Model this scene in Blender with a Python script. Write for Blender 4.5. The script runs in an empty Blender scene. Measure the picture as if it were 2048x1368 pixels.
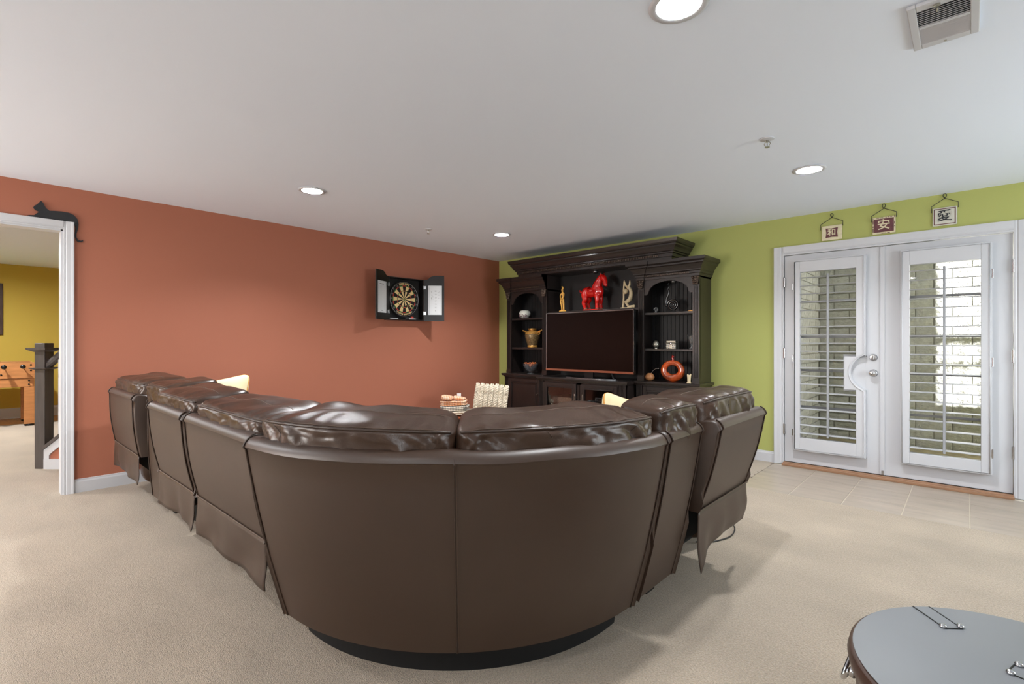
import bpy, bmesh, math, random
from mathutils import Vector, Matrix, noise
random.seed(7)
S = bpy.context.scene
PI = math.pi

# ------------------------------------------------------------------ camera, world, sun, big lights, exposure
cam_d = bpy.data.cameras.new('camera'); cam = bpy.data.objects.new('camera', cam_d)
S.collection.objects.link(cam); S.camera = cam
cam.location = (0, 0, 1.21); cam.rotation_euler = (PI/2, 0, math.radians(42.49))
cam_d.sensor_width = 36; cam_d.lens = 36*997.7/2048; cam_d.clip_start = 0.05

S.view_settings.view_transform = 'Standard'; S.view_settings.look = 'None'
S.view_settings.exposure = 0.22; S.view_settings.gamma = 1.0
S.view_settings.use_curve_mapping = False
S.cycles.max_bounces = 10; S.cycles.diffuse_bounces = 6; S.cycles.glossy_bounces = 4
S.cycles.sample_clamp_indirect = 6.0
S.cycles.use_denoising = True

w = bpy.data.worlds.new('world'); S.world = w; w.use_nodes = True
wn = w.node_tree; wn.nodes.clear()
sky = wn.nodes.new('ShaderNodeTexSky'); sky.sky_type = 'NISHITA'; sky.sun_disc = False
sky.sun_elevation = math.radians(34); sky.sun_rotation = math.radians(120)
bg = wn.nodes.new('ShaderNodeBackground'); bg.inputs[1].default_value = 0.22
wo = wn.nodes.new('ShaderNodeOutputWorld')
hs = wn.nodes.new('ShaderNodeHueSaturation'); hs.inputs['Saturation'].default_value = 0.3
wn.links.new(sky.outputs[0], hs.inputs['Color']); wn.links.new(hs.outputs[0], bg.inputs[0]); wn.links.new(bg.outputs[0], wo.inputs[0])

def lamp(name, kind, loc, energy, color=(1, 1, 1), rot=None, **kw):
    d = bpy.data.lights.new(name, kind); d.energy = energy; d.color = color
    for k, v in kw.items(): setattr(d, k, v)
    o = bpy.data.objects.new(name, d); S.collection.objects.link(o); o.location = loc
    if rot is not None: o.rotation_euler = rot
    return o
def aim(o, target):
    o.rotation_euler = (Vector(target)-Vector(o.location)).to_track_quat('-Z', 'Y').to_euler()

sun = lamp('sun', 'SUN', (8, 0, 9), 45.0, (1, .97, .92), angle=math.radians(0.6))
aim(sun, Vector(sun.location)+Vector((-1.8, 1.2, -1.9)))
# added fill lights, out of view, at invented windows in the rear and right walls
wl1 = lamp('rear_window_daylight', 'AREA', (-4.25, -3.28, 1.35), 135, (1, .965, .92), (PI/2, 0, 0), shape='RECTANGLE', size=1.7, size_y=1.4)
wl2 = lamp('rear_window_daylight', 'AREA', (1.45, -3.28, 1.35), 50, (.86, .94, 1), (PI/2, 0, 0), shape='RECTANGLE', size=1.7, size_y=1.4)
wl3 = lamp('right_window_daylight', 'AREA', (2.48, 3.7, 1.35), 62, (.86, .94, 1), (PI/2, 0, PI/2), shape='RECTANGLE', size=1.8, size_y=1.4)

# ------------------------------------------------------------------ materials
def lin(c):
    return tuple((x/12.92 if x <= .04045 else ((x+.055)/1.055)**2.4) for x in [v/255 for v in c])
def mat(name, rgb, rough=.5, metal=0, spec=.5, var=0.0, vscale=6, bump=0.0, bscale=200, bdist=.002, coat=0, trans=0, ior=1.45, emis=None, estr=0, stretch=None, sheen=0, bump2=None):
    m = bpy.data.materials.new(name); m.use_nodes = True
    nt = m.node_tree; b = nt.nodes['Principled BSDF']
    c = lin(rgb)+(1,)
    b.inputs['Base Color'].default_value = c
    b.inputs['Roughness'].default_value = rough; b.inputs['Metallic'].default_value = metal
    b.inputs['Specular IOR Level'].default_value = spec; b.inputs['IOR'].default_value = ior
    b.inputs['Coat Weight'].default_value = coat; b.inputs['Coat Roughness'].default_value = .1
    b.inputs['Transmission Weight'].default_value = trans
    if sheen: b.inputs['Sheen Weight'].default_value = sheen
    if emis:
        b.inputs['Emission Color'].default_value = tuple(emis)+(1,); b.inputs['Emission Strength'].default_value = estr
    if var or bump or bump2:
        tc = nt.nodes.new('ShaderNodeTexCoord'); mp = nt.nodes.new('ShaderNodeMapping')
        nt.links.new(tc.outputs['Object'], mp.inputs[0])
        if stretch: mp.inputs['Scale'].default_value = stretch
    if var:
        n = nt.nodes.new('ShaderNodeTexNoise'); n.inputs['Scale'].default_value = vscale; n.inputs['Detail'].default_value = 5
        nt.links.new(mp.outputs[0], n.inputs['Vector'])
        r = nt.nodes.new('ShaderNodeMapRange'); r.inputs['From Min'].default_value = .3; r.inputs['From Max'].default_value = .7
        r.inputs['To Min'].default_value = 1-var; r.inputs['To Max'].default_value = 1+var
        nt.links.new(n.outputs['Fac'], r.inputs['Value'])
        mx = nt.nodes.new('ShaderNodeVectorMath'); mx.operation = 'SCALE'; mx.inputs[0].default_value = c[:3]
        nt.links.new(r.outputs[0], mx.inputs['Scale']); nt.links.new(mx.outputs[0], b.inputs['Base Color'])
    last = None
    for (sc, st, ds) in ([(bscale, bump, bdist)] if bump else []) + ([bump2] if bump2 else []):
        n = nt.nodes.new('ShaderNodeTexNoise'); n.inputs['Scale'].default_value = sc; n.inputs['Detail'].default_value = 3
        nt.links.new(mp.outputs[0], n.inputs['Vector'])
        bp = nt.nodes.new('ShaderNodeBump'); bp.inputs['Strength'].default_value = st; bp.inputs['Distance'].default_value = ds
        nt.links.new(n.outputs['Fac'], bp.inputs['Height'])
        if last: nt.links.new(last.outputs[0], bp.inputs['Normal'])
        last = bp
    if last: nt.links.new(last.outputs[0], b.inputs['Normal'])
    return m
def glass_mat(name, tint=(1, 1, 1), rough=0.02):
    m = bpy.data.materials.new(name); m.use_nodes = True; nt = m.node_tree; nt.nodes.clear()
    t = nt.nodes.new('ShaderNodeBsdfTransparent'); t.inputs[0].default_value = tuple(tint)+(1,)
    g = nt.nodes.new('ShaderNodeBsdfGlossy'); g.inputs['Roughness'].default_value = rough
    f = nt.nodes.new('ShaderNodeFresnel'); f.inputs[0].default_value = 1.5
    mx = nt.nodes.new('ShaderNodeMixShader'); o = nt.nodes.new('ShaderNodeOutputMaterial')
    nt.links.new(f.outputs[0], mx.inputs[0]); nt.links.new(t.outputs[0], mx.inputs[1]); nt.links.new(g.outputs[0], mx.inputs[2]); nt.links.new(mx.outputs[0], o.inputs[0])
    return m

M = {}
M['orange'] = mat('terracotta_paint', (167, 105, 83), .6, spec=.3, bump=.15, bscale=350, bdist=.001)
M['green'] = mat('green_paint', (166, 170, 100), .6, spec=.3, bump=.15, bscale=350, bdist=.001)
M['yellow'] = mat('mustard_paint', (192, 164, 70), .65, spec=.3)
M['ceiling'] = mat('ceiling_paint', (231, 239, 252), .9, spec=.2, bump=.1, bscale=250, bdist=.001)
M['white'] = mat('white_trim_paint', (194, 195, 199), .35, spec=.5)
M['carpet'] = mat('beige_carpet', (177, 161, 141), .95, spec=.1, var=.09, vscale=2.2, bump=.7, bscale=240, bdist=.015, sheen=.3, bump2=(60, .3, .015))
M['plain'] = mat('hidden_wall_paint', (205, 200, 190), .8)
M['tile'] = mat('stone_tile', (160, 147, 133), .32, spec=.5, var=.12, vscale=3.2, stretch=(1, 5, 1), bump=.1, bscale=30, bdist=.002)
M['grout'] = mat('pale_grout', (205, 196, 180), .9)
M['oak'] = mat('oak_wood', (176, 128, 84), .4, var=.18, vscale=4, stretch=(1, 8, 8))
M['threshold'] = mat('threshold_wood', (150, 112, 84), .5, var=.15, vscale=5, stretch=(1, 9, 9))
M['leather'] = mat('brown_leather', (60, 43, 33), .31, spec=.5, var=.10, vscale=5, bump=.22, bscale=260, bdist=.002, bump2=(14, .12, .01))
M['leather_back'] = mat('brown_vinyl_back', (54, 37, 26), .43, spec=.75, var=.08, vscale=3, bump=.10, bscale=500, bdist=.001, bump2=(5, .08, .01))
M['piping'] = mat('dark_leather_piping', (52, 38, 30), .4)
M['thread'] = mat('leather_thread', (84, 66, 54), .6)
M['black_cloth'] = mat('black_dust_cloth', (14, 12, 11), .9)
M['black_metal'] = mat('black_metal', (18, 18, 19), .35, metal=.6)
M['espresso'] = mat('espresso_wood', (36, 29, 27), .34, coat=.3, spec=.5, var=.2, vscale=6, stretch=(8, 8, 1), bump=.05, bscale=60, bdist=.002)
M['espresso_in'] = mat('espresso_beadboard', (24, 21, 21), .5, var=.1)
M['rubbed'] = mat('rubbed_bronze_carving', (84, 70, 60), .32, metal=.35, var=.5, vscale=60)
M['screen'] = mat('dark_screen', (8, 5, 5), .06, spec=.35)
M['bezel'] = mat('silver_bezel', (150, 150, 152), .25, metal=.9)
M['copper'] = mat('polished_bezel_strip', (205, 170, 150), .18, metal=1)
M['black_plastic'] = mat('black_plastic', (16, 16, 17), .3)
M['red'] = mat('red_glaze', (205, 20, 14), .1, spec=.7, coat=.6, var=.12, vscale=14)
M['hoof'] = mat('crackled_hoof_glaze', (150, 110, 90), .3, var=.4, vscale=120)
M['yellow_wood'] = mat('yellow_carved_wood', (214, 160, 72), .4, var=.12, vscale=20)
M['cream_stone'] = mat('cream_soapstone', (214, 196, 158), .4, var=.06, vscale=15)
M['porcelain'] = mat('white_porcelain', (205, 205, 196), .15, coat=.4)
M['floral'] = mat('mauve_floral_print', (130, 105, 112), .2, var=.4, vscale=90)
M['gold'] = mat('gold_glaze', (190, 140, 70), .25, metal=.5, var=.3, vscale=50)
M['gold_dark'] = mat('patterned_dark_gold', (112, 90, 58), .3, metal=.3, var=.75, vscale=70)
M['glass'] = glass_mat('clear_glass')
M['glass_dark'] = glass_mat('smoked_glass', (.35, .36, .38))
M['crystal'] = mat('clear_crystal', (215, 220, 225), .06, trans=.9, ior=1.5)
M['black_glass'] = mat('black_glass', (12, 15, 18), .05, spec=.9, coat=1)
M['potpourri'] = mat('orange_potpourri', (196, 104, 50), .6, var=.4, vscale=60)
M['amber'] = mat('amber_swirl_glass', (170, 68, 20), .08, spec=.8, coat=1, var=.95, vscale=9)
M['pewter'] = mat('pewter', (165, 162, 150), .3, metal=.8, var=.3, vscale=70)
M['silver'] = mat('satin_nickel', (190, 190, 192), .22, metal=1)
M['gourd'] = mat('dried_gourd', (168, 116, 74), .4, var=.15, vscale=20)
M['cat'] = mat('black_painted_cutout', (38, 39, 42), .7, var=.1, vscale=20)
M['iron'] = mat('black_wrought_iron', (40, 38, 36), .55)
M['maroon'] = mat('maroon_glaze', (96, 52, 56), .5, var=.2, vscale=40)
M['cream_tile'] = mat('cream_plaque', (208, 198, 166), .55, var=.1, vscale=30)
M['grey_tile'] = mat('pale_grey_plaque', (196, 194, 182), .55, var=.06, vscale=30)
M['ink'] = mat('black_ink', (34, 38, 42), .6)
M['dart_black'] = mat('dartboard_black_sisal', (20, 18, 17), .8)
M['dart_cream'] = mat('dartboard_cream_sisal', (228, 200, 142), .8, var=.08, vscale=80)
M['dart_red'] = mat('dartboard_red_sisal', (190, 62, 48), .8)
M['dart_green'] = mat('dartboard_green_sisal', (62, 120, 62), .8)
M['wire'] = mat('steel_wire', (205, 205, 205), .3, metal=1)
M['cab_black'] = mat('black_stained_wood', (24, 20, 19), .3, var=.2, vscale=12)
M['board_white'] = mat('white_marker_board', (214, 216, 218), .2)
M['board_grey'] = mat('grey_print', (120, 122, 126), .5)
M['newel'] = mat('dark_stained_newel_wood', (78, 72, 70), .45, var=.15, vscale=5, stretch=(9, 9, 1))
M['honey'] = mat('honey_wood_laminate', (176, 118, 70), .4, var=.14, vscale=5, stretch=(9, 1, 9))
M['pillow'] = mat('cream_pillow_cloth', (238, 222, 178), .85, bump=.2, bscale=500)
M['orange_trim'] = mat('gold_piping_cord', (214, 150, 62), .7)
M['knit'] = mat('oatmeal_chunky_yarn', (198, 186, 166), .95, var=.22, vscale=30, bump=.5, bscale=250)
M['rust'] = mat('rust_cloth', (150, 78, 44), .9)
M['tabletop'] = mat('grey_vinyl_top', (120, 123, 127), .45, var=.03, vscale=3)
M['drumwood'] = mat('dark_brown_band', (70, 50, 42), .35, var=.2, vscale=8)
M['lens'] = mat('lit_lamp_lens', (255, 255, 255), .5, emis=(1, .95, .88), estr=6)
M['brick'] = mat('painted_brick', (184, 186, 182), .9, var=.16, vscale=7, bump=.8, bscale=30, bdist=.02, bump2=(110, .5, .01))
M['mortar'] = mat('grey_mortar', (150, 150, 140), .95)
M['ground'] = mat('leafy_ground', (158, 146, 112), .95, var=.35, vscale=12)
M['louver'] = mat('white_louver_paint', (188, 189, 193), .3)
M['muntin'] = mat('grey_muntin_paint', (150, 152, 156), .5)  # grey has the shade of backlit muntins and tilt bars put into it
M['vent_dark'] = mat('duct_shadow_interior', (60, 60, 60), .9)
M['cable'] = mat('black_cable', (35, 32, 30), .6)

_m = M['carpet']; _nt = _m.node_tree; _b = _nt.nodes['Principled BSDF']; _src = _b.inputs['Base Color'].links[0].from_socket
_tc = _nt.nodes.new('ShaderNodeTexCoord'); _r = None
for (_sc, _lo, _hi, _st) in ((150, .80, 1.20, (1, 1, 1)), (.9, .93, 1.07, (1, 3, 1))):
    _n = _nt.nodes.new('ShaderNodeTexNoise'); _n.inputs['Scale'].default_value = _sc; _n.inputs['Detail'].default_value = 4
    _mp = _nt.nodes.new('ShaderNodeMapping'); _mp.inputs['Scale'].default_value = _st; _mp.inputs['Rotation'].default_value = (0, 0, .6)
    _nt.links.new(_tc.outputs['Object'], _mp.inputs[0]); _nt.links.new(_mp.outputs[0], _n.inputs['Vector'])
    _r = _nt.nodes.new('ShaderNodeMapRange'); _r.inputs['From Min'].default_value = .35; _r.inputs['From Max'].default_value = .65
    _r.inputs['To Min'].default_value = _lo; _r.inputs['To Max'].default_value = _hi; _nt.links.new(_n.outputs['Fac'], _r.inputs['Value'])
    _v = _nt.nodes.new('ShaderNodeVectorMath'); _v.operation = 'SCALE'; _nt.links.new(_src, _v.inputs[0]); _nt.links.new(_r.outputs[0], _v.inputs['Scale']); _src = _v.outputs[0]
_nt.links.new(_src, _b.inputs['Base Color'])
def checker_mat(name, c1, c2, scale):
    m = mat(name, c1, .9); nt = m.node_tree; b = nt.nodes['Principled BSDF']
    tc = nt.nodes.new('ShaderNodeTexCoord'); ck = nt.nodes.new('ShaderNodeTexWave')
    ck.inputs['Scale'].default_value = scale; ck.bands_direction = 'X'
    ck2 = nt.nodes.new('ShaderNodeTexWave'); ck2.inputs['Scale'].default_value = scale; ck2.bands_direction = 'Y'
    mu = nt.nodes.new('ShaderNodeMath'); mu.operation = 'ADD'
    r = nt.nodes.new('ShaderNodeValToRGB'); r.color_ramp.interpolation = 'CONSTANT'
    a = lin(c1)+(1,); bb = lin(c2)+(1,)
    mid = tuple((x+y)/2 for x, y in zip(a, bb))
    r.color_ramp.elements[0].color = a; r.color_ramp.elements[1].position = .65; r.color_ramp.elements[1].color = bb
    e = r.color_ramp.elements.new(.35); e.color = mid
    m2 = nt.nodes.new('ShaderNodeMath'); m2.operation = 'MULTIPLY'; m2.inputs[1].default_value = .5
    for k in (ck, ck2): nt.links.new(tc.outputs['Object'], k.inputs['Vector'])
    nt.links.new(ck.outputs['Fac'], mu.inputs[0]); nt.links.new(ck2.outputs['Fac'], mu.inputs[1])
    nt.links.new(mu.outputs[0], m2.inputs[0]); nt.links.new(m2.outputs[0], r.inputs[0]); nt.links.new(r.outputs[0], b.inputs['Base Color'])
    return m
M['orange_check'] = checker_mat('orange_gingham', (206, 130, 78), (236, 214, 190), 16)
M['grey_check'] = checker_mat('charcoal_gingham', (70, 68, 74), (216, 206, 190), 16)

# ------------------------------------------------------------------ mesh builder
class MB:
    def __init__(s): s.v = []; s.f = []
    def add(s, vs, fs):
        o = len(s.v); s.v += [tuple(p) for p in vs]; s.f += [tuple(o+i for i in f) for f in fs]; return s
    def box(s, x0, x1, y0, y1, z0, z1, mtx=None):
        vs = [Vector((x, y, z)) for x in (x0, x1) for y in (y0, y1) for z in (z0, z1)]
        if mtx: vs = [mtx @ p for p in vs]
        return s.add(vs, [(0, 1, 3, 2), (4, 6, 7, 5), (0, 4, 5, 1), (2, 3, 7, 6), (0, 2, 6, 4), (1, 5, 7, 3)])
    def prism(s, pts, fn, d0, d1):
        """pts: 2D outline; fn(a,b,d) -> 3D; extruded from d0 to d1"""
        n = len(pts)
        vs = [fn(a, b, d0) for a, b in pts]+[fn(a, b, d1) for a, b in pts]
        return s.add(vs, [tuple(range(n)), tuple(range(2*n-1, n-1, -1))]+[(i, i+n, (i+1) % n+n, (i+1) % n) for i in range(n)])
    def tube(s, path, r, n=8, closed=False):
        path = [Vector(p) for p in path]; m = len(path)
        rr = r if isinstance(r, (list, tuple)) else [r]*m
        vs = []; up = None
        for i, p in enumerate(path):
            if closed: t = path[(i+1) % m]-path[i-1]
            else: t = path[min(i+1, m-1)]-path[max(i-1, 0)]
            t.normalize()
            if up is None:
                up = Vector((0, 0, 1)) if abs(t.z) < .9 else Vector((1, 0, 0))
            a = t.cross(up)
            if a.length < 1e-6: a = t.orthogonal()
            a.normalize(); up = a.cross(t).normalized()
            for k in range(n):
                an = 2*PI*k/n; vs.append(p+(a*math.cos(an)+up*math.sin(an))*rr[i])
        fs = []
        for i in range(m if closed else m-1):
            j = (i+1) % m
            for k in range(n):
                fs.append((i*n+k, i*n+(k+1) % n, j*n+(k+1) % n, j*n+k))
        if not closed: fs += [tuple(range(n-1, -1, -1)), tuple((m-1)*n+k for k in range(n))]
        return s.add(vs, fs)
    def lathe(s, prof, c=(0, 0, 0), n=24, sx=1, sy=1, cap=True):
        vs = []; fs = []
        for r, z in prof:
            for k in range(n):
                a = 2*PI*k/n; vs.append((c[0]+r*sx*math.cos(a), c[1]+r*sy*math.sin(a), c[2]+z))
        for i in range(len(prof)-1):
            for k in range(n): fs.append((i*n+k, i*n+(k+1) % n, (i+1)*n+(k+1) % n, (i+1)*n+k))
        if cap and prof[0][0] > 1e-5: fs.append(tuple(range(n-1, -1, -1)))
        if cap and prof[-1][0] > 1e-5: fs.append(tuple((len(prof)-1)*n+k for k in range(n)))
        return s.add(vs, fs)
    def ellipsoid(s, c, r, rot=None, nu=16, nv=10):
        vs = []; fs = []
        for i in range(nv+1):
            th = PI*i/nv
            for k in range(nu):
                a = 2*PI*k/nu
                p = Vector((r[0]*math.sin(th)*math.cos(a), r[1]*math.sin(th)*math.sin(a), r[2]*math.cos(th)))
                if rot: p = rot @ p
                vs.append(p+Vector(c))
        for i in range(nv):
            for k in range(nu): fs.append((i*nu+k, (i+1)*nu+k, (i+1)*nu+(k+1) % nu, i*nu+(k+1) % nu))
        return s.add(vs, fs)
    def superbox(s, fn, hu, hr, hz, p=4, n=12, e=2.6, disp=None):
        """cube grid pushed to a superellipsoid; fn maps local (u,r,z) to world"""
        vs = []; fs = []; idx = {}
        def g(i, j, k):
            key = (i, j, k)
            if key in idx: return idx[key]
            q = [2*i/n-1, 2*j/n-1, 2*k/n-1]
            q = [math.sin(x*PI/2*.999) if abs(x) < 1 else x for x in q]
            l = (abs(q[0])**p+abs(q[1])**p+abs(q[2])**p)**(1/p)
            q = [x/l for x in q]
            P = (q[0]*hu, q[1]*hr, q[2]*hz)
            if disp: P = disp(q, P)
            idx[key] = len(vs); vs.append(fn(*P)); return idx[key]
        for a in range(n):
            for b in range(n):
                for ax in range(3):
                    for side in (0, n):
                        c4 = []
                        for (x, y) in ((a, b), (a+1, b), (a+1, b+1), (a, b+1)):
                            k = [0, 0, 0]; k[ax] = side; k[(ax+1) % 3] = x; k[(ax+2) % 3] = y; c4.append(g(*k))
                        fs.append(tuple(c4) if side else tuple(reversed(c4)))
        return s.add(vs, fs)
    def build(s, name, m, parent=None, smooth=False, bevel=0, world=True, kind=None, fixn=True):
        me = bpy.data.meshes.new(name)
        off = Vector(parent.get('_o', (0, 0, 0))) if (parent is not None and world) else Vector((0, 0, 0))
        me.from_pydata([Vector(p)-off for p in s.v], [], s.f)
        if fixn:
            b = bmesh.new(); b.from_mesh(me); bmesh.ops.recalc_face_normals(b, faces=b.faces); b.to_mesh(me); b.free()
        me.materials.append(M[m])
        o = bpy.data.objects.new(name, me); S.collection.objects.link(o)
        if parent is not None: o.parent = parent
        if smooth:
            for p in me.polygons: p.use_smooth = True
        if bevel:
            bv = o.modifiers.new('bevel', 'BEVEL'); bv.width = bevel; bv.segments = 2; bv.limit_method = 'ANGLE'; bv.angle_limit = math.radians(40)
        if kind: o['kind'] = kind
        o['_o'] = off
        return o

def tag(o, label, cat, group=None):
    o['label'] = label; o['category'] = cat
    if group: o['group'] = group
    return o
def thing(name, label, cat, loc=(0, 0, 0), rotz=0, group=None):
    o = bpy.data.objects.new(name, None); S.collection.objects.link(o); o.empty_display_size = .05
    o.location = loc; o.rotation_euler = (0, 0, rotz); o['_o'] = Vector(loc)
    return tag(o, label, cat, group)
def lab(o, l): o['label'] = l; return o
def copy_tree(o, parent=None):
    c = o.copy(); S.collection.objects.link(c); c.parent = parent
    for ch in list(o.children): copy_tree(ch, c)
    return c
def smooth_angle(o, ang=35):
    me = o.data
    for p in me.polygons: p.use_smooth = True
    b = bmesh.new(); b.from_mesh(me)
    for e in b.edges:
        if len(e.link_faces) == 2 and e.calc_face_angle(0) > math.radians(ang): e.smooth = False
    b.to_mesh(me); b.free(); return o
def cat_rom(pts, n=6, closed=False):
    out = []; m = len(pts); pts = [Vector(p) for p in pts]
    for i in range(m if closed else m-1):
        if closed: p0, p1, p2, p3 = pts[i-1], pts[i], pts[(i+1) % m], pts[(i+2) % m]
        else: p0, p1, p2, p3 = pts[max(i-1, 0)], pts[i], pts[i+1], pts[min(i+2, m-1)]
        for k in range(n):
            t = k/n
            out.append(.5*((2*p1)+(-p0+p2)*t+(2*p0-5*p1+4*p2-p3)*t*t+(-p0+3*p1-3*p2+p3)*t**3))
    if not closed: out.append(pts[-1])
    return out
def text_obj(name, s, m, size, mtx, parent=None, thick=.0008, bold=0.0, wscale=1):
    cu = bpy.data.curves.new(name, 'FONT'); cu.body = s; cu.size = size; cu.extrude = thick; cu.offset = bold
    cu.align_x = 'CENTER'; cu.align_y = 'CENTER'; cu.resolution_u = 2
    t = bpy.data.objects.new(name+'_tmp', cu); S.collection.objects.link(t)
    bpy.context.view_layer.update()
    me = bpy.data.meshes.new_from_object(t.evaluated_get(bpy.context.evaluated_depsgraph_get()))
    bpy.data.objects.remove(t); bpy.data.curves.remove(cu)
    off = Vector(parent.get('_o', (0, 0, 0))) if parent is not None else Vector((0, 0, 0))
    me.transform(Matrix.Translation(-off) @ mtx @ Matrix.Diagonal((wscale, 1, 1, 1)))
    me.name = name; me.materials.clear(); me.materials.append(M[m])
    o = bpy.data.objects.new(name, me); S.collection.objects.link(o)
    if parent is not None: o.parent = parent
    return o

H = 2.44; XW = -5.29; YW = 5.485; XE = 2.6; YS = -3.4

# ------------------------------------------------------------------ room shell
def struct(name, mb, m, parent=None, **k):
    o = mb.build(name, m, parent, **k); o['kind'] = 'structure'; return o
# carpet with a notch for the tiled pad, other room included
cp = MB()
TX0, TX1, TY0 = -1.44, 1.25, 4.40
cp.box(XW, TX0, YS, YW, -.05, 0).box(TX0, TX1, YS, TY0, -.05, 0).box(TX1, XE, YS, YW, -.05, 0)
cp.box(-10.35, XW, -3.4, 3.2, -.05, 0)
floor = struct('floor', cp, 'carpet')
struct('floor_tile_bed', MB().box(TX0, TX1, TY0, YW, -.05, -.006), 'grout')
tm = []
tw = .355
xs = [-1.44, -1.06, -.705, -.35, .005, .36, .715, 1.07, 1.25]
ys = [4.40, 4.70, 5.055, 5.41]
for i in range(len(xs)-1):
    for j in range(3):
        g = .0035 if True else 0
        MB().box(xs[i]+g, xs[i+1]-g, ys[j]+(0 if j == 0 else .0016), ys[j+1]-.0016, -.02, -.002).build('tile', 'tile', floor, bevel=.001)
# worn carpet edge at the left end of the tiles
ce = MB()
for i in range(8):
    y = random.uniform(4.42, 5.44); ce.tube([(TX0-.012+random.uniform(-.01, .006), y, .002), (TX0+random.uniform(.0, .02), y+random.uniform(-.02, .02), .001)], .002, 5)
ce.build('frayed_carpet_edge', 'rubbed', floor, kind='stuff')
struct('floor_wood', MB().box(-11.2, -10.35, -3.4, 3.2, -.05, -.004), 'oak')
ch = MB(); holes = None
CANS = [(-.78, 1.75), (-.84, 4.05), (-3.93, 1.89), (-3.94, 4.13)]
ceil = struct('ceiling', MB().box(-11.3, XE+.12, YS-.12, YW+.15, H, H+.12), 'ceiling')
cut = MB()
for (x, y) in CANS: cut.lathe([(.080, -.02), (.080, .09)], (x, y, H), 40)
cut = cut.build('cutter', 'ceiling'); bm_ = ceil.modifiers.new('b', 'BOOLEAN'); bm_.object = cut; bm_.operation = 'DIFFERENCE'; bm_.solver = 'EXACT'
bpy.context.view_layer.update()
me_ = bpy.data.meshes.new_from_object(ceil.evaluated_get(bpy.context.evaluated_depsgraph_get()))
ceil.modifiers.clear(); ceil.data = me_; bpy.data.objects.remove(cut)
struct('wall_left', MB().box(XW-.12, XW, .511, YW+.15, 0, H).box(XW-.12, XW, -1.6, .511, 2.10, H).box(XW-.12, XW, YS-.12, -1.6, 0, H), 'orange')
DX0, DX1, DZ = -1.356, .255, 2.065
struct('wall_front', MB().box(XW, DX0-.01, YW, YW+.15, 0, H).box(DX1+.01, XE+.12, YW, YW+.15, 0, H).box(DX0-.01, DX1+.01, YW, YW+.15, DZ+.01, H), 'green')
def holed(x0, x1, z0, z1, hs, fn, m, name):
    mb = MB(); xs = x0
    for (a, b, c, d) in hs:
        mb.box(*fn(xs, a, z0, z1)); mb.box(*fn(a, b, z0, c)); mb.box(*fn(a, b, d, z1)); xs = b
    mb.box(*fn(xs, x1, z0, z1)); return struct(name, mb, m)
rear_h = [(-5.15, -3.35, .6, 2.1), (.55, 2.35, .6, 2.1)]
holed(XW, XE, 0, H, rear_h, lambda a, b, c, d: (a, b, YS-.12, YS, c, d), 'plain', 'wall_rear')
holed(YS, YW, 0, H, [(2.75, 4.65, .6, 2.1)], lambda a, b, c, d: (XE, XE+.12, a, b, c, d), 'plain', 'wall_right')
struct('wall_far', MB().box(-11.32, -11.2, -3.5, 3.3, 0, H), 'yellow')
struct('wall_far_side', MB().box(-11.3, XW-.12, 3.2, 3.32, 0, H).box(-11.3, XW-.12, -3.52, -3.4, 0, H), 'yellow')
wi = 0  # unseen windows, invented to go with the rear fill lights
for (a, b, c, d) in rear_h:
    wi += 1
    mb = MB().box(a, b, YS-.09, YS-.04, c, c+.06).box(a, b, YS-.09, YS-.04, d-.06, d).box(a, a+.06, YS-.09, YS-.04, c, d).box(b-.06, b, YS-.09, YS-.04, c, d).box((a+b)/2-.025, (a+b)/2+.025, YS-.09, YS-.04, c, d)
    wo_ = struct('window_%d' % wi, mb, 'white'); MB().box(a, b, YS-.07, YS-.065, c, d).build('pane', 'glass', wo_)
mb = MB().box(XE+.04, XE+.09, 2.75, 4.65, .6, .66).box(XE+.04, XE+.09, 2.75, 4.65, 2.04, 2.1).box(XE+.04, XE+.09, 2.75, 2.81, .6, 2.1).box(XE+.04, XE+.09, 4.59, 4.65, .6, 2.1).box(XE+.04, XE+.09, 3.675, 3.725, .6, 2.1)
wo_ = struct('window_3', mb, 'white'); MB().box(XE+.06, XE+.065, 2.75, 4.65, .6, 2.1).build('pane', 'glass', wo_)  # unseen window added for the right fill light

# baseboards
def bb_prof(): return [(0, 0), (.014, 0), (.014, .085), (.009, .098), (.009, .104), (0, .108)]
def baseboard(name, a, b, fn, parent=None):
    mb = MB(); mb.prism(bb_prof(), fn, a, b); return struct(name, mb, 'white', parent)
baseboard('baseboard_left', .577, YW, lambda p, z, d: (XW+p, d, z))
baseboard('baseboard_left_rear', YS, -1.66, lambda p, z, d: (XW+p, d, z))
baseboard('baseboard_front', XW, DX0-.087, lambda p, z, d: (d, YW-p, z))
baseboard('baseboard_front_right', DX1+.087, XE, lambda p, z, d: (d, YW-p, z))
baseboard('baseboard_rear', XW, XE, lambda p, z, d: (d, YS+p, z))
baseboard('baseboard_far', -3.4, 3.2, lambda p, z, d: (-11.2+p*1.2, d, z*1.5))

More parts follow.
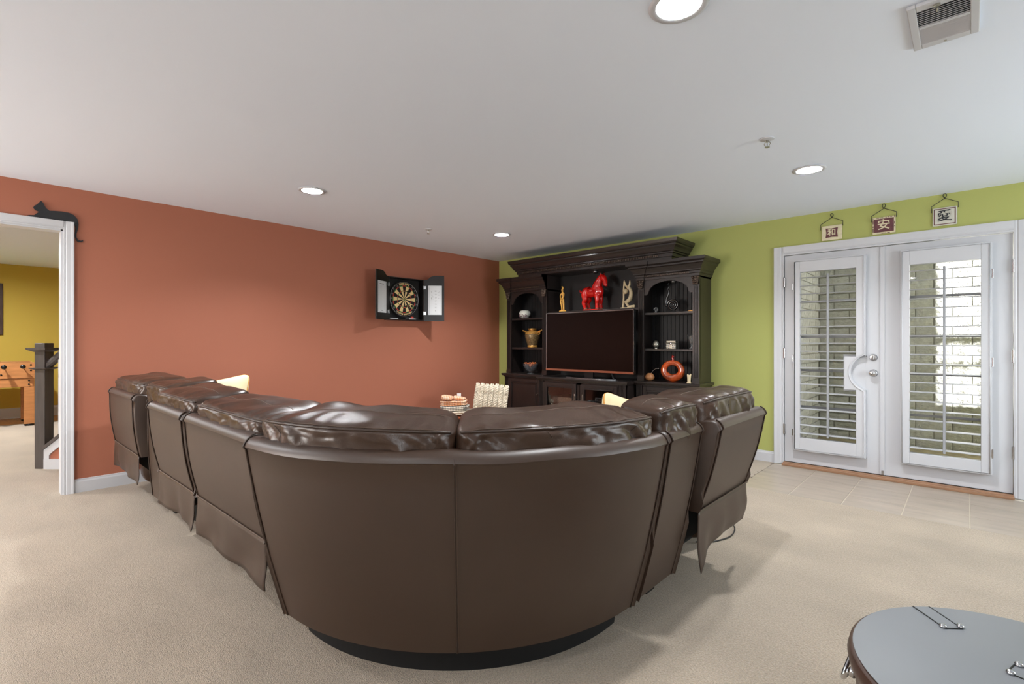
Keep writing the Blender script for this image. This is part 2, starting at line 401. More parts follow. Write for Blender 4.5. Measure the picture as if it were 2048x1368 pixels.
# casings with a stepped moulding profile
cas = [(0, 0), (0, .012), (.008, .014), (.014, .010), (.022, .016), (.045, .018), (.058, .022), (.066, .022), (.066, 0)]
def casing(name, path_fn, segs):
    """segs: list of (start,end,mode) built as prisms"""
    mb = MB()
    for pts, fn, a, b in segs: mb.prism(pts, fn, a, b)
    return struct(name, mb, 'white')
W1 = .066
mb = MB()
mb.prism(cas, lambda a, t, d: (XW+t, .511+a, d), 0, 2.10+W1)
mb.prism(cas, lambda a, t, d: (XW+t, d, 2.10+a), -1.6-W1, .511+.001)
mb.prism([(a, t) for a, t in cas], lambda a, t, d: (XW+t, -1.6-a, d), 0, 2.10)
mb.prism(cas, lambda a, t, d: (XW-.12-t, .511+a, d), 0, 2.10+W1)
mb.prism(cas, lambda a, t, d: (XW-.12-t, d, 2.10+a), -1.6-W1, .511)
mb.box(XW-.121, XW+.001, .499, .512, 0, 2.102).box(XW-.121, XW+.001, -1.6, .511, 2.088, 2.101).box(XW-.121, XW+.001, -1.601, -1.588, 0, 2.1)
struct('trim_1', mb, 'white')
W2 = .087
cas2 = [(x*W2/W1, t) for x, t in cas]
mb = MB()
mb.prism(cas2, lambda a, t, d: (DX0-a, YW-t, d), 0, DZ+W2)
mb.prism(cas2, lambda a, t, d: (DX1+a, YW-t, d), 0, DZ+W2)
mb.prism(cas2, lambda a, t, d: (d, YW-t, DZ+a), DX0-.001, DX1+.001)
mb.box(DX0-.012, DX0-.003, YW-.001, YW+.15, 0, DZ+.01).box(DX1+.003, DX1+.012, YW-.001, YW+.15, 0, DZ+.01).box(DX0-.012, DX1+.012, YW-.001, YW+.15, DZ+.003, DZ+.012)
struct('trim_2', mb, 'white')
mb = MB().box(DX0-.003, DX1+.003, YW-.075, YW-.04, -.004, .018).box(DX0-.003, DX1+.003, YW-.04, YW+.13, -.004, .024)
struct('trim_3', mb, 'threshold', bevel=.004)

# ------------------------------------------------------------------ french doors with plantation shutters
def french_door(n, x0, x1, gx0, gx1, fx0, fx1, hinge_x, notch):
    yf, yb = YW+.012, YW+.055
    gz0, gz1 = (.285, 1.885) if notch else (.265, 1.87)
    z0, z1 = .03, DZ-.004
    ox0, ox1, oz0, oz1 = gx0-.03, gx1+.03, gz0-.03, gz1+.03
    mb = MB().box(x0+.003, ox0, yf, yb, z0, z1).box(ox1, x1-.003, yf, yb, z0, z1).box(ox0, ox1, yf, yb, z0, oz0).box(ox0, ox1, yf, yb, oz1, z1)
    d = struct('door_%d' % n, mb, 'white')
    MB().box(ox0, ox1, yf+.018, yf+.022, oz0, oz1).build('glass_pane', 'glass', d)
    for z in (.58, .935, 1.26, 1.6): MB().box(ox0, ox1, yf+.024, yf+.034, z-.011, z+.011).build('muntin', 'muntin', d, bevel=.003)
    if notch: MB().box(-.86, -.69, yf-.004, yf+.01, .76, 1.095).build('lock_plate', 'white', d)
    MB().box(x0+.004, x1-.004, yf-.002, yb-.01, .02, z0).build('door_sweep', 'black_plastic', d)  # black strip stands in for the dark gap under the door
    fz0, fz1 = (.16, 2.0)
    ys_, yi = YW-.045, YW+.012
    cx, cz, rad = fx1+.052, .935, .165
    # shutter frame: outer rim and inner stiles, with the half round cut-out around the knob
    N = 16
    def arc(r):
        h = math.acos(min(1, (cx-fx1)/r))
        return [(cx-r*math.cos(h*(1-2*i/N)), cz-r*math.sin(h*(1-2*i/N))) for i in range(N+1)]
    mb = MB()
    fy = lambda a, b, dd: (a, dd, b)
    sw = .05
    if notch:
        nx0, nz0, nz1 = -.845, .775, 1.078
        A = arc(rad)
        ar = [(x, z) for x, z in A]
        zb, zt = A[0][1], A[-1][1]
        mb.prism([(gx0, fz0), (fx0, fz0), (fx0, fz1), (gx0, fz1)], fy, ys_, yi)
        mb.prism([(gx0, fz0), (gx0, gz0), (gx1, gz0), (gx1, fz0)], fy, ys_, yi)
        mb.prism([(gx0, gz1), (gx0, fz1), (gx1, fz1), (gx1, gz1)], fy, ys_, yi)
        mb.prism([(gx1, fz0), (fx1, fz0), (fx1, nz0), (gx1, nz0)], fy, ys_, yi)
        mb.prism([(gx1, nz1), (fx1, nz1), (fx1, fz1), (gx1, fz1)], fy, ys_, yi)
        pts = [(nx0, nz1), (nx0, nz0), (fx1, nz0)]+[(fx1, zb)]+ar[1:-1]+[(fx1, zt), (fx1, nz1)]
        mb.prism(pts, fy, ys_, yi)
    else:
        mb.box(fx0, gx0, ys_, yi, fz0, fz1).box(gx1, fx1, ys_, yi, fz0, fz1).box(gx0, gx1, ys_, yi, fz0, gz0).box(gx0, gx1, ys_, yi, gz1, fz1)
    sf = mb.build('shutter_frame', 'white', d, bevel=.003)
    # raised rim running round the frame
    rim = MB()
    e = .012
    loop = [(fx0+e, fz0+e), (fx0+e, fz1-e), (fx1-e, fz1-e)]
    if notch:
        A2 = list(reversed(arc(rad+.014)))
        loop += [(fx1-e, A2[0][1]+.004)]+[(x, z) for x, z in A2 if x < fx1-e]+[(fx1-e, A2[-1][1]-.004)]
    loop += [(fx1-e, fz0+e)]
    rim.tube([(x, ys_-.001, z) for x, z in loop], .006, 6, closed=True)
    rim.build('raised_rim', 'white', sf, smooth=True)
    # louvers
    nl = 20 if notch else 20
    top = gz1-.055; bot = gz0+.045
    prof = [(math.cos(2*PI*k/12)*.036, math.sin(2*PI*k/12)*.0052) for k in range(12)]
    me = {}
    for i in range(nl):
        z = bot+(top-bot)*i/(nl-1)
        right = gx1
        if notch and .775-.01 < z < 1.078+.01: right = -.845
        key = round(right, 3)
        if key not in me:
            lm = MB().prism([(a, b) for a, b in prof], lambda a, b, dd: (dd, a, b), gx0+.001, right-.001)
            o = lm.build('louver', 'louver', d); smooth_angle(o, 40); me[key] = o.data
        else:
            o = bpy.data.objects.new('louver', me[key]); S.collection.objects.link(o); o.parent = d
        o.location = (0, YW-.018, z); o.rotation_euler = (math.radians(3), 0, 0)
    tx = gx0+(.235 if notch else .225)
    MB().box(tx-.009, tx+.009, YW-.066, YW-.055, bot-.02, top+.02).build('tilt_bar', 'muntin', d, bevel=.003)
    for z in (.35, 1.10, 1.80):
        hx = hinge_x
        MB().box(hx-.010, hx+.010, YW-.012, YW+.014, z-.045, z+.045).tube([(hx, YW-.012, z-.05), (hx, YW-.012, z+.05)], .007, 8).build('hinge', 'silver', d)
    hx2 = fx0-.002 if hinge_x < (x0+x1)/2 else fx1+.002
    for z in (.33, 1.05, 1.75):
        MB().tube([(hx2, ys_, z-.035), (hx2, ys_, z+.035)], .005, 6).box(hx2-.012, hx2+.004, ys_-.002, ys_+.004, z-.03, z+.03).build('shutter_hinge', 'silver', d)
    return d
d1 = french_door(1, DX0, -.566, -1.207, -.755, -1.262, -.684, DX0+.001, True)
d2 = french_door(2, -.566, DX1, -.375, .070, -.437, .135, DX1-.001, False)
struct('trim_4', MB().box(-.583, -.549, YW+.002, YW+.012, .03, DZ-.01), 'white', bevel=.002)
# lock and knob on the left leaf
yk = YW+.012
db = MB()
def ly(prof, c, n=24):  # lathe pointing to -y
    m_ = MB().lathe(prof, (0, 0, 0), n); m_.v = [(c[0]+x, c[1]-z, c[2]+y) for x, y, z in m_.v]; return m_
dl = ly([(.031, 0), (.031, .006), (.026, .012), (.012, .013), (.012, .016), (0, .016)], (-.632, yk, 1.07)).build('deadbolt', 'silver', d1); smooth_angle(dl)
MB().box(-.636, -.628, yk-.030, yk-.012, 1.052, 1.088).build('thumb_turn', 'silver', dl, bevel=.002)
kb = ly([(.033, 0), (.033, .005), (.028, .010), (.012, .012), (.011, .03), (.020, .036), (.028, .046), (.029, .056), (.024, .066), (.012, .070), (0, .070)], (-.632, yk, .93)).build('door_knob', 'silver', d1); smooth_angle(kb)
MB().box(-.572, -.556, YW-.004, YW+.012, .03, .07).build('flush_bolt', 'silver', d2, bevel=.002)

# ------------------------------------------------------------------ outdoors: areaway with painted brick
yb_ = 6.9; xl_ = -1.32
GZ = .10
gr = struct('ground_outside', MB().box(-1.6, 6, YW+.15, yb_+.3, -.1, GZ-.02).box(-1.4, 1.0, YW+.151, YW+.5, GZ-.05, GZ-.01), 'ground')
wb = struct('wall_outside_back', MB().box(xl_-.2, 6.0, yb_+.012, yb_+.25, 0, 3.2), 'mortar')
ws = struct('wall_outside_side', MB().box(xl_-.25, xl_-.012, YW+.15, yb_+.2, 0, 3.2), 'mortar')
def brick_mesh(seed, L, Hh, D):
    rnd = random.Random(seed); nx, nz = 5, 3
    vs = []; fs = []
    for k in range(nz+1):
        for i in range(nx+1):
            ed = i in (0, nx) or k in (0, nz)
            vs.append((L*i/nx+ (rnd.uniform(-.004, .004) if not ed else 0), -D+(rnd.uniform(-.007, .004) if not ed else .004+rnd.uniform(0, .003)), Hh*k/nz))
    for k in range(nz):
        for i in range(nx): a = k*(nx+1)+i; fs.append((a, a+1, a+nx+2, a+nx+1))
    o = len(vs)
    vs += [(0, 0, 0), (L, 0, 0), (L, 0, Hh), (0, 0, Hh)]
    bot = list(range(nx+1)); topr = [nz*(nx+1)+i for i in range(nx+1)]
    lef = [k*(nx+1) for k in range(nz+1)]; rig = [k*(nx+1)+nx for k in range(nz+1)]
    fs.append(tuple([o, o+1]+list(reversed(bot)))); fs.append(tuple([o+2, o+3]+topr)); fs.append(tuple([o+3, o]+lef)); fs.append(tuple([o+1, o+2]+list(reversed(rig))))
    me = bpy.data.meshes.new('brick'); me.from_pydata(vs, [], fs); me.materials.append(M['brick']); return me
BL, BH = .29, .09
bms = [brick_mesh(i, BL, BH, .016) for i in range(4)]; bhs = [brick_mesh(10+i, BL/2-.005, BH, .016) for i in range(2)]
def lay(parent, length, rows, place, z0=GZ-.02):
    for r in range(rows):
        off = 0 if r % 2 == 0 else -(BL+.01)/2; x = off
        while x < length-.02:
            if x < 0: me = random.choice(bhs); xx = 0
            else: me = random.choice(bms); xx = x
            o = bpy.data.objects.new('brick', me); S.collection.objects.link(o); o.parent = parent
            place(o, xx, z0+r*.1); x += BL+.01
def pb(o, x, z): o.location = (xl_+.001+x, yb_+.012, z)
lay(wb, 2.4, 21, pb)
def ps(o, x, z): o.location = (xl_-.012, YW+.16+x, z); o.rotation_euler = (0, 0, PI/2)
lay(ws, 1.15, 21, ps)
# house wall continuing and the street level retaining edge with its railing; the sun comes over them
struct('wall_outside_house', MB().box(XE+.1, 2.9, YW, YW+.15, 0, 3.4).box(-3, 1.66, YW+.0, YW+.15, H+.12, 5.4), 'mortar')
rt = thing('railing', 'metal picket railing of the deck above, beyond the french doors', 'railing', (3.6, 5.42, 2.56))
for i in range(24):
    MB().tube([(1.75+i*.14, 5.42, 2.56), (1.75+i*.14, 5.42, 3.56)], .010, 6).build('picket', 'iron', rt)
MB().box(1.7, 5.2, 5.40, 5.44, 3.555, 3.59).build('rail', 'iron', rt); MB().box(1.7, 5.2, 5.405, 5.435, 3.30, 3.32).build('rail', 'iron', rt)

# ------------------------------------------------------------------ ceiling fittings
LC = (.95, .975, 1)
dlmesh = None
def downlight(x, y, label, k=1.0, r=.085, power=42):
    t = thing('recessed_light', label, 'light', (x, y, H), 0, 'recessed ceiling lights')
    can = (x, y) in CANS
    MB().lathe([(.079, -.001), (.105, -.001), (.107, -.004), (.095, -.008), (.084, -.009), (.079, -.006)], (x, y, H), 40, cap=False).build('trim_ring', 'white', t, smooth=True)
    dz = .055 if can else -.002
    MB().lathe([(.0795, -.006), (.0795, -.001), (.060, dz), (.078, dz+.004), (.0798, .0)] if can else [(.079, -.004), (.062, -.002)], (x, y, H), 40, cap=False).build('baffle', 'lens2', t, smooth=True, fixn=False)
    MB().lathe([(0, dz-.001), (.062, dz-.001)], (x, y, H), 40).build('lens', 'lens', t)
    la = lamp('bulb', 'AREA', (0, 0, dz-.003 if can else -.006), power*k, LC, (0, 0, 0), shape='DISK', size=.115)
    la.parent = t; la.data.spread = math.radians(170)
    return t
M['lens2'] = mat('bright_baffle', (240, 240, 240), .5, emis=(1, .98, .95), estr=.35)  # baffle glows faintly itself, in place of light caught from the bulb
downlight(-.78, 1.75, 'large bright recessed ceiling light at the top edge, nearest the camera', .6)
downlight(-.84, 4.05, 'recessed ceiling light in front of the white french doors')
downlight(-3.93, 1.89, 'recessed ceiling light over the left sofa run, nearest the terracotta wall opening')
downlight(-3.94, 4.13, 'small recessed ceiling light in front of the left end of the black wall unit')
downlight(-3.93, -.8, 'recessed ceiling light behind the camera, in front of the doorway', .8)
downlight(-.8, -1.2, 'recessed ceiling light in the middle of the ceiling behind the camera', .35)
# other room lights
downlight(-9.2, -.3, 'recessed ceiling light above the foosball table in the room beyond', k=2.1)
downlight(-7.0, -1.4, 'recessed ceiling light in the room beyond, left of the newel post', k=1.9)

def sprinkler(x, y, label):
    t = thing('fire_sprinkler', label, 'sprinkler', (x, y, H), 0, 'ceiling sprinkler heads')
    smooth_angle(MB().lathe([(.040, -.0005), (.038, -.006), (.025, -.011), (.012, -.012)], (x, y, H), 24).build('escutcheon', 'white', t))
    MB().tube([(x, y, H-.008), (x, y, H-.022)], .008, 8).tube([(x-.010, y, H-.018), (x-.017, y, H-.032), (x-.008, y, H-.048), (x, y, H-.05), (x+.008, y, H-.048), (x+.017, y, H-.032), (x+.010, y, H-.018)], .0022, 6).build('frame', 'pewter', t)
    MB().lathe([(0, -.050), (.014, -.050), (.014, -.053), (0, -.053)], (x, y, H), 14).tube([(x, y, H-.02), (x, y, H-.048)], .002, 6).build('deflector', 'pewter', t)
sprinkler(-.9, 3.27, 'small pendent fire sprinkler on the ceiling nearer the french doors')
sprinkler(-4.34, 3.39, 'small pendent fire sprinkler on the ceiling near the terracotta wall')
# air vent
vx0, vx1, vy0, vy1 = -.17, .03, 2.33, 2.68
t = thing('air_vent', 'white slotted air register set in the ceiling at upper right', 'vent', ((vx0+vx1)/2, (vy0+vy1)/2, H))
zf = H-.014
ix0, ix1, iy0, iy1 = vx0+.026, vx1-.026, vy0+.04, vy1-.04; ym = (iy0+iy1)/2
mb = MB().box(vx0, ix0, vy0, vy1, zf, H-.0005).box(ix1, vx1, vy0, vy1, zf, H-.0005).box(ix0, ix1, vy0, iy0, zf, H-.0005).box(ix0, ix1, iy1, vy1, zf, H-.0005).box(ix0, ix1, ym-.008, ym+.008, zf, H-.0005)
mb.build('frame', 'white', t, bevel=.003)
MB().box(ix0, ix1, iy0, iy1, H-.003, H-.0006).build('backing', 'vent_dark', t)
sl = None
for bank, (a, b, tl) in enumerate(((iy0, ym-.008, 40), (ym+.008, iy1, -40))):
    nS = 9
    for i in range(nS):
        yy = a+(b-a)*(i+.5)/nS
        if sl is None:
            o = MB().box(ix0, ix1, -.0065, .0065, -.0007, .0007).build('slat', 'white', t, world=False); sl = o.data
        else:
            o = bpy.data.objects.new('slat', sl); S.collection.objects.link(o); o.parent = t
        o.location = (-t.location.x, yy-t.location.y, -.0085); o.rotation_euler = (math.radians(tl), 0, 0)
MB().tube([(-.085, vy0+.028, zf-.012), (-.085, vy0+.05, zf-.016)], .003, 6).box(-.095, -.075, vy0+.022, vy0+.034, zf-.006, zf).build('lever', 'pewter', t)
MB().lathe([(0, -.003), (.004, -.002), (.005, 0)], (-.07, vy1-.018, zf), 10).build('screw', 'pewter', t)

# ------------------------------------------------------------------ sectional sofa
CX, CY = -2.0, 1.84
def ML(x, r, z): return (x, CY-r, z)
def MW(th, r, z): return (CX+r*math.sin(th), CY-r*math.cos(th), z)
def MR(y, r, z): return (CX+r, y, z)
sofa = thing('sectional_sofa', 'large brown leather reclining sectional sofa with curved corner seen from behind', 'sofa', (CX, CY, 0))
def loft(fn, us, prof, caps=True):
    mb = MB(); vs = []
    for i, u in enumerate(us):
        pr = prof(i, u) if callable(prof) else prof
        for r, z in pr: vs.append(fn(u, r, z))
    n = len(vs)//len(us)
    fs = [(i*n+k, i*n+(k+1) % n, (i+1)*n+(k+1) % n, (i+1)*n+k) for i in range(len(us)-1) for k in range(n)]
    if caps: fs += [tuple(range(n-1, -1, -1)), tuple((len(us)-1)*n+k for k in range(n))]
    return mb.add(vs, fs)
def shell_prof(rb, zb, rt, zt, thick=.16, inner=.82):
    """outer back face leaning outwards, rolled rim, inner face"""
    pts = []
    n = 8
    for i in range(n+1):
        f = i/n
        pts.append((rb+(rt-.012-rb)*f+.012*math.sin(PI*f), zb+(zt-.045-zb)*f))
    for i in range(1, 9):
        a = PI/2*i/8
        pts.append((rt-.045+.042*math.cos(a)*(1 if i else 1), zt-.045+.045*math.sin(a)))
    pts += [(rt-.09, zt-.004), (rt-.13, zt-.02), (inner+.06, zt-.12), (inner, zt-.3), (inner, zb)]
    return pts
def rounded_us(a, b, n): return [a+(b-a)*i/n for i in range(n+1)]
def end_soft(us, prof, w=.03, amt=.010, unit=1.0):
    """shrinks the profile slightly towards the ends, for upholstered edges"""
    u0, u1 = us[0], us[-1]
    cr = sum(p[0] for p in prof)/len(prof); cz = sum(p[1] for p in prof)/len(prof)
    def f(i, u):
        d = min(u-u0, u1-u)*unit
        k = 0 if d >= w else amt*(1-math.sqrt(max(0, 1-(1-d/w)**2)))
        return [(r-(k if r > cr else -k), z-(k if z > cz else 0)) for r, z in prof]
    return f
def fine_ends(a, b, n, w):
    e = [0, .1, .25, .5, .75, 1]
    return [a+w*x for x in e]+[a+w+(b-a-2*w)*i/n for i in range(1, n)]+[b-w*x for x in reversed(e)]

def headrest(fn, u0, u1, rc, zc, hr, hz, parent, seed, unit=1.0, seams=(), wr=.016, n=42, name='head_cushion', shear=.026):
    uc = (u0+u1)/2; hu = (u1-u0)/2*unit
    def disp(q, P):
        u, r, z = P
        uw = uc*unit+u
        side = max(0, q[1]); edge = 1-abs(q[0])**4
        # vertical folds gathered on the outer face, softer creases on top
        f = noise.noise(Vector((uw*22+z*14, z*5, seed)))*.75+noise.noise(Vector((uw*46-z*22, z*9, seed+5)))*.35
        t = noise.noise(Vector((uw*6, r*9, z*6+seed)))
        a = wr*(f*side*1.5+t*.9)
        end = abs(q[0])**8
        ang = math.atan2(abs(q[2]), q[1]) if q[2] > 0 else 0
        a *= 1-.85*math.exp(-((ang-.70)/.16)**2)
        sc = 1+.0
        # seam grooves
        g = 0
        for s_ in seams:
            d = abs((u-s_*hu)); g += -.006*math.exp(-(d/.008)**2)*max(0, q[1]-.3)
        L = max(.2, math.sqrt(q[1]**2+q[2]**2))
        return (u, r+(a+g)*q[1]/L, z+(a+g)*q[2]/L)
    def f2(u, r, z):
        if z > 0:
            t_ = max(0, min(1, (r/hr+.75)/1.75)); z -= shear*t_*t_*(3-2*t_)*min(1, z/hz*1.3)
        return fn(uc+u/unit, rc+r, zc+z)
    mb = MB().superbox(f2, hu, hr, hz, p=5.5, n=n, disp=disp)
    o = mb.build(name, 'leather', parent, smooth=True)
    # welt cord and stitch lines following the cushion surface
    def surf(uq, ang, lift=.0):
        c, s_ = math.cos(ang), math.sin(ang)
        l = (abs(uq)**5.5+abs(c)**5.5+abs(s_)**5.5)**(1/5.5)
        q = [uq/l, c/l, s_/l]
        u, r, z = disp(q, (q[0]*hu, q[1]*hr, q[2]*hz))
        L = math.sqrt(q[1]**2+q[2]**2)
        return f2(u, r+lift*q[1]/L, z+lift*q[2]/L)
    U = [-1+2*i/60 for i in range(61)]
    MB().tube([surf(x, math.radians(40), .002) for x in U], .0048, 6).build('welt', 'piping', parent, smooth=True)
    MB().tube([surf(x, math.radians(44), .0015) for x in U], .0014, 5).build('stitching', 'thread', parent, smooth=True)
    MB().tube([surf(x*.96, math.radians(90), .0005) for x in U], .0016, 5).build('stitching', 'thread', parent, smooth=True)
    for s_ in seams:
        MB().tube([surf(s_, math.radians(-30+70*i/14), -.0002) for i in range(15)], .0013, 5).build('stitching', 'piping', parent, smooth=True)
    return o
def seat(fn, u0, u1, parent, seed, unit=1.0, rA=.02, rB=.86, zc=.41, hz=.10, name='seat_cushion'):
    uc = (u0+u1)/2; hu = (u1-u0)/2*unit
    def disp(q, P):
        a = .008*noise.noise(Vector((P[0]*6, P[1]*6, P[2]*4+seed)))
        return (P[0], P[1]+a*q[1], P[2]+a*q[2]+(.02*(1-q[0]**2)*(1-q[1]**2) if q[2] > 0 else 0))
    return MB().superbox(lambda u, r, z: fn(uc+u/unit, (rA+rB)/2+r, zc+z), hu, (rB-rA)/2, hz, p=6, n=12, disp=disp).build(name, 'leather', parent, smooth=True)

def section(name, fn, u0, u1, rt, zt, rb, zb, seed, seam=True, skirt=True, unit=1.0, hr_zc=.875, hrd=.165, shear=.026, label=None, n=16, seams=(), head=True, hrc=None):
    us = fine_ends(u0+.006, u1-.006, n, .035/unit)
    prof = shell_prof(rb, zb, rt, zt)
    o = loft(fn, us, end_soft(us, prof, .035, .014, unit)).build(name, 'leather_back', sofa, smooth=True)
    smooth_angle(o, 50)
    if label: lab(o, label)
    if head: headrest(fn, u0+.004, u1-.004, (hrc if hrc else rt-.20), hr_zc, hrd, .092, o, seed, unit, seams, shear=shear)
    # inner back cushion and seat
    uc = (u0+u1)/2; hu = (u1-u0)/2*unit-.006
    MB().superbox(lambda u, r, z: fn(uc+u/unit, .80+r, .64+z), hu, .11, .18, p=5, n=10, disp=lambda q, P: (P[0], P[1]+.006*noise.noise(Vector((P[0]*7, P[2]*7, seed))), P[2])).build('back_cushion', 'leather', o, smooth=True)
    seat(fn, u0+.004, u1-.004, o, seed, unit)
    # edge welts down both sides of the outside back
    for uu in (us[3], us[-4]):
        MB().tube([fn(uu, r+.0015, z) for r, z in prof[:16]], .0035, 6).build('edge_welt', 'piping', o, smooth=True)
    return o, us, prof
def skirt(fn, u0, u1, r0, z0, r1, z1, parent, seed, flare=.02, cornerdrop=0):
    """loose leather valance hanging below the back seam"""
    nu, nz = 36, 10; vs = []; fs = []
    for side in (0, 1):
        for k in range(nz+1):
            for i in range(nu+1):
                f = k/nz; x = i/nu; u = u0+(u1-u0)*x
                e = (abs(2*x-1)**6)
                wv = flare*f*(noise.noise(Vector((u*5, f*1.2, seed)))*1.0+.25*e)+.003*math.sin(u*22+seed)*f
                z = z0+(z1-z0)*f+.008*noise.noise(Vector((u*6, 3, seed)))*f-cornerdrop*f*max(0, 1-x*7)
                r = r0+(r1-r0)*f+wv-(0.004 if side else 0)
                vs.append(fn(u, r, z))
    m = (nu+1)*(nz+1)
    for k in range(nz):
        for i in range(nu):
            a = k*(nu+1)+i; fs.append((a, a+1, a+nu+2, a+nu+1)); fs.append((m+a, m+a+nu+1, m+a+nu+2, m+a+1))
    for i in range(nu):
        fs.append((i, m+i, m+i+1, i+1)); a = nz*(nu+1)+i; fs.append((a, a+1, m+a+1, m+a))
    for k in range(nz):
        a = k*(nu+1); fs.append((a, a+nu+1, m+a+nu+1, m+a)); a += nu; fs.append((a, m+a, m+a+nu+1, a+nu+1))
    o = MB().add(vs, fs).build('skirt', 'leather_back', parent, smooth=True)
    MB().tube([fn(u0+(u1-u0)*i/30, r0+.003, z0+.002) for i in range(31)], .003, 6).build('skirt_seam', 'thread', parent, smooth=True)
    return o

# curved corner wedge
TH0, TH1 = math.radians(.4), math.radians(89.6)
def wfn(th, r, z): return MW(th, r, z)
us = fine_ends(TH0, TH1, 44, .03)
profW = shell_prof(.985, .135, 1.155, .858, inner=.80)
def rimwave(i, u):
    base = end_soft(us, profW, .03, .012, 1.0)(i, u)
    wv = .006*noise.noise(Vector((u*5, 0, 3)))
    return [(r, z+(wv+.006*math.sin(2*u)**2 if z > .7 else 0)) for r, z in base]
corner = loft(wfn, us, rimwave).build('corner_section', 'leather_back', sofa, smooth=True); smooth_angle(corner, 50)
lab(corner, 'curved wedge corner of the sofa with a tall smooth brown leather back')
headrest(wfn, TH0+.0, math.radians(45.2), .955, .880, .165, .086, corner, 11, unit=1.0, seams=(-.55, .1), n=48)
headrest(wfn, math.radians(44.9), TH1, .955, .880, .165, .086, corner, 23, unit=1.0, seams=(-.25, .55), n=48)
MB().tube([MW(math.radians(45), r+.0022, z) for r, z in profW[:18]], .0022, 6).build('centre_seam', 'piping', corner, smooth=True)
MB().tube([MW(math.radians(45.35), r+.0012, z) for r, z in profW[:18]], .0012, 6).build('stitching', 'thread', corner, smooth=True)
for uu in (us[3], us[-4]): MB().tube([MW(uu, r+.0015, z) for r, z in profW[:18]], .004, 6).build('edge_welt', 'piping', corner, smooth=True)
for (a, b) in ((2, 45), (45, 88)):
    a, b = math.radians(a), math.radians(b); uc = (a+b)/2
    MB().superbox(lambda u, r, z: MW(uc+u, .76+r, .64+z), (b-a)/2, .10, .18, p=5, n=14).build('back_cushion', 'leather', corner, smooth=True)
    MB().superbox(lambda u, r, z: MW(uc+u, .44+r, .41+z), (b-a)/2, .34, .10, p=7, n=14).build('seat_cushion', 'leather', corner, smooth=True)
pl = loft(wfn, rounded_us(math.radians(-3), math.radians(93), 48), [(.10, .0), (.872, .0), (.89, .15), (.885, .30), (.10, .30)]).build('plinth', 'black_cloth', corner)

# left run: three recliners and a narrow console
secs = [('recliner_section', -2.905, -2.02, 1.12, .855, 'recliner back next to the curved corner, left run'),
        ('recliner_section', -3.655, -2.925, 1.12, .855, 'middle recliner back of the left run'),
        ('recliner_section', -5.01, -4.165, 1.095, .855, 'last recliner back of the left run, by the terracotta wall')]
for i, (nm, a, b, rt, zt, lb) in enumerate(secs):
    o, us_, pr = section(nm, ML, a, b, rt, zt, 1.045, .42, 31+i*7, label=lb, hr_zc=(.852, .860, .878)[i])
    skirt(ML, a+.012, b-.012, 1.05, .43, 1.045, .235, o, 3+i, flare=.03)
    MB().box(a+.05, b-.05, CY-.80, CY-.10, .06, .40).box(a-.005, b+.005, CY-.97, CY-.80, .30, .42).build('mechanism_box', 'black_cloth', o)
    for xx in (a+.1, b-.1):
        for yy in (CY-.7, CY-.2): MB().tube([(xx, yy, .0), (xx, yy, .07)], .02, 8).build('foot', 'black_metal', o)
    MB().superbox(lambda u, r, z: ML((a+b)/2+u, .02+r, .27+z), (b-a)/2-.006, .05, .19, p=6, n=8).build('footrest_panel', 'leather', o, smooth=True)
a, b = -4.15, -3.665
o, us_, pr = section('console_section', ML, a, b, 1.02, .835, .98, .16, 61, label='narrow console back set between the two far recliners', hr_zc=.875, hrc=.86)
MB().box(a+.02, b-.02, CY-.80, CY-.05, .0, .4).build('mechanism_box', 'black_cloth', o)
for (x0_, x1_) in ((-2.12, -2.015), (-2.99, -2.90), (-4.19, -4.12)): MB().box(x0_, x1_, CY-.85, CY-.5, .0, .42).build('mechanism_cover', 'black_cloth', sofa)
MB().box(CX+.5, CX+.86, 2.20, 2.28, .0, .42).build('mechanism_cover', 'black_cloth', sofa)
# right run: narrow console back, then a recliner
a, b = 1.862, 2.215
o, us_, pr = section('console_section', MR, a, b, 1.14, .855, .985, .14, 71, label='narrow upright console back right of the curved corner', n=10, hrc=1.0, hrd=.12, shear=.012)
MB().box(CX+.05, CX+.82, a+.02, b-.02, .0, .4).build('mechanism_box', 'black_cloth', o)
a, b = 2.245, 2.925
o, us_, pr = section('recliner_section', MR, a, b, 1.20, .862, 1.08, .43, 83, label='end recliner back of the right run, nearest the french doors', hr_zc=.872, seams=(-.3,), hrc=.985, shear=.0)
skirt(MR, a+.01, b-.008, 1.09, .435, 1.075, .225, o, 9, flare=.035, cornerdrop=.07)
MB().box(CX+.1, CX+.80, a+.05, b-.05, .06, .40).box(CX+.80, CX+1.0, a-.005, b-.05, .26, .42).build('mechanism_box', 'black_cloth', o)
for yy in (a+.1, b-.1):
    for xx in (CX+.7, CX+.2): MB().tube([(xx, yy, .0), (xx, yy, .07)], .02, 8).build('foot', 'black_metal', o)
MB().superbox(lambda u, r, z: MR((a+b)/2+u, .02+r, .27+z), (b-a)/2-.006, .05, .19, p=6, n=8).build('footrest_panel', 'leather', o, smooth=True)
# arms
for (fn, u0, u1) in ((ML, -5.20, -5.02), (MR, 2.935, 3.13)):
    MB().superbox(lambda u, r, z: fn((u0+u1)/2+u, .43+r, .31+z), (u1-u0)/2, .43, .305, p=6, n=12, disp=lambda q, P: (P[0], P[1], P[2]+(.02*(1-q[0]**2) if q[2] > 0 else 0))).build('arm', 'leather', sofa, smooth=True)

# power cable on the carpet behind the end recliner
cb = cat_rom([(-1.20, 2.93, .02), (-1.162, 2.998, .006), (-1.116, 3.091, .006), (-1.09, 3.209, .006), (-1.12, 3.36, .008), (-1.2, 3.46, .02)], 6)
tag(MB().tube(cb, .004, 6).build('power_cable', 'cable', None, smooth=True), 'thin black cable looping on the carpet below the end recliner', 'cable')

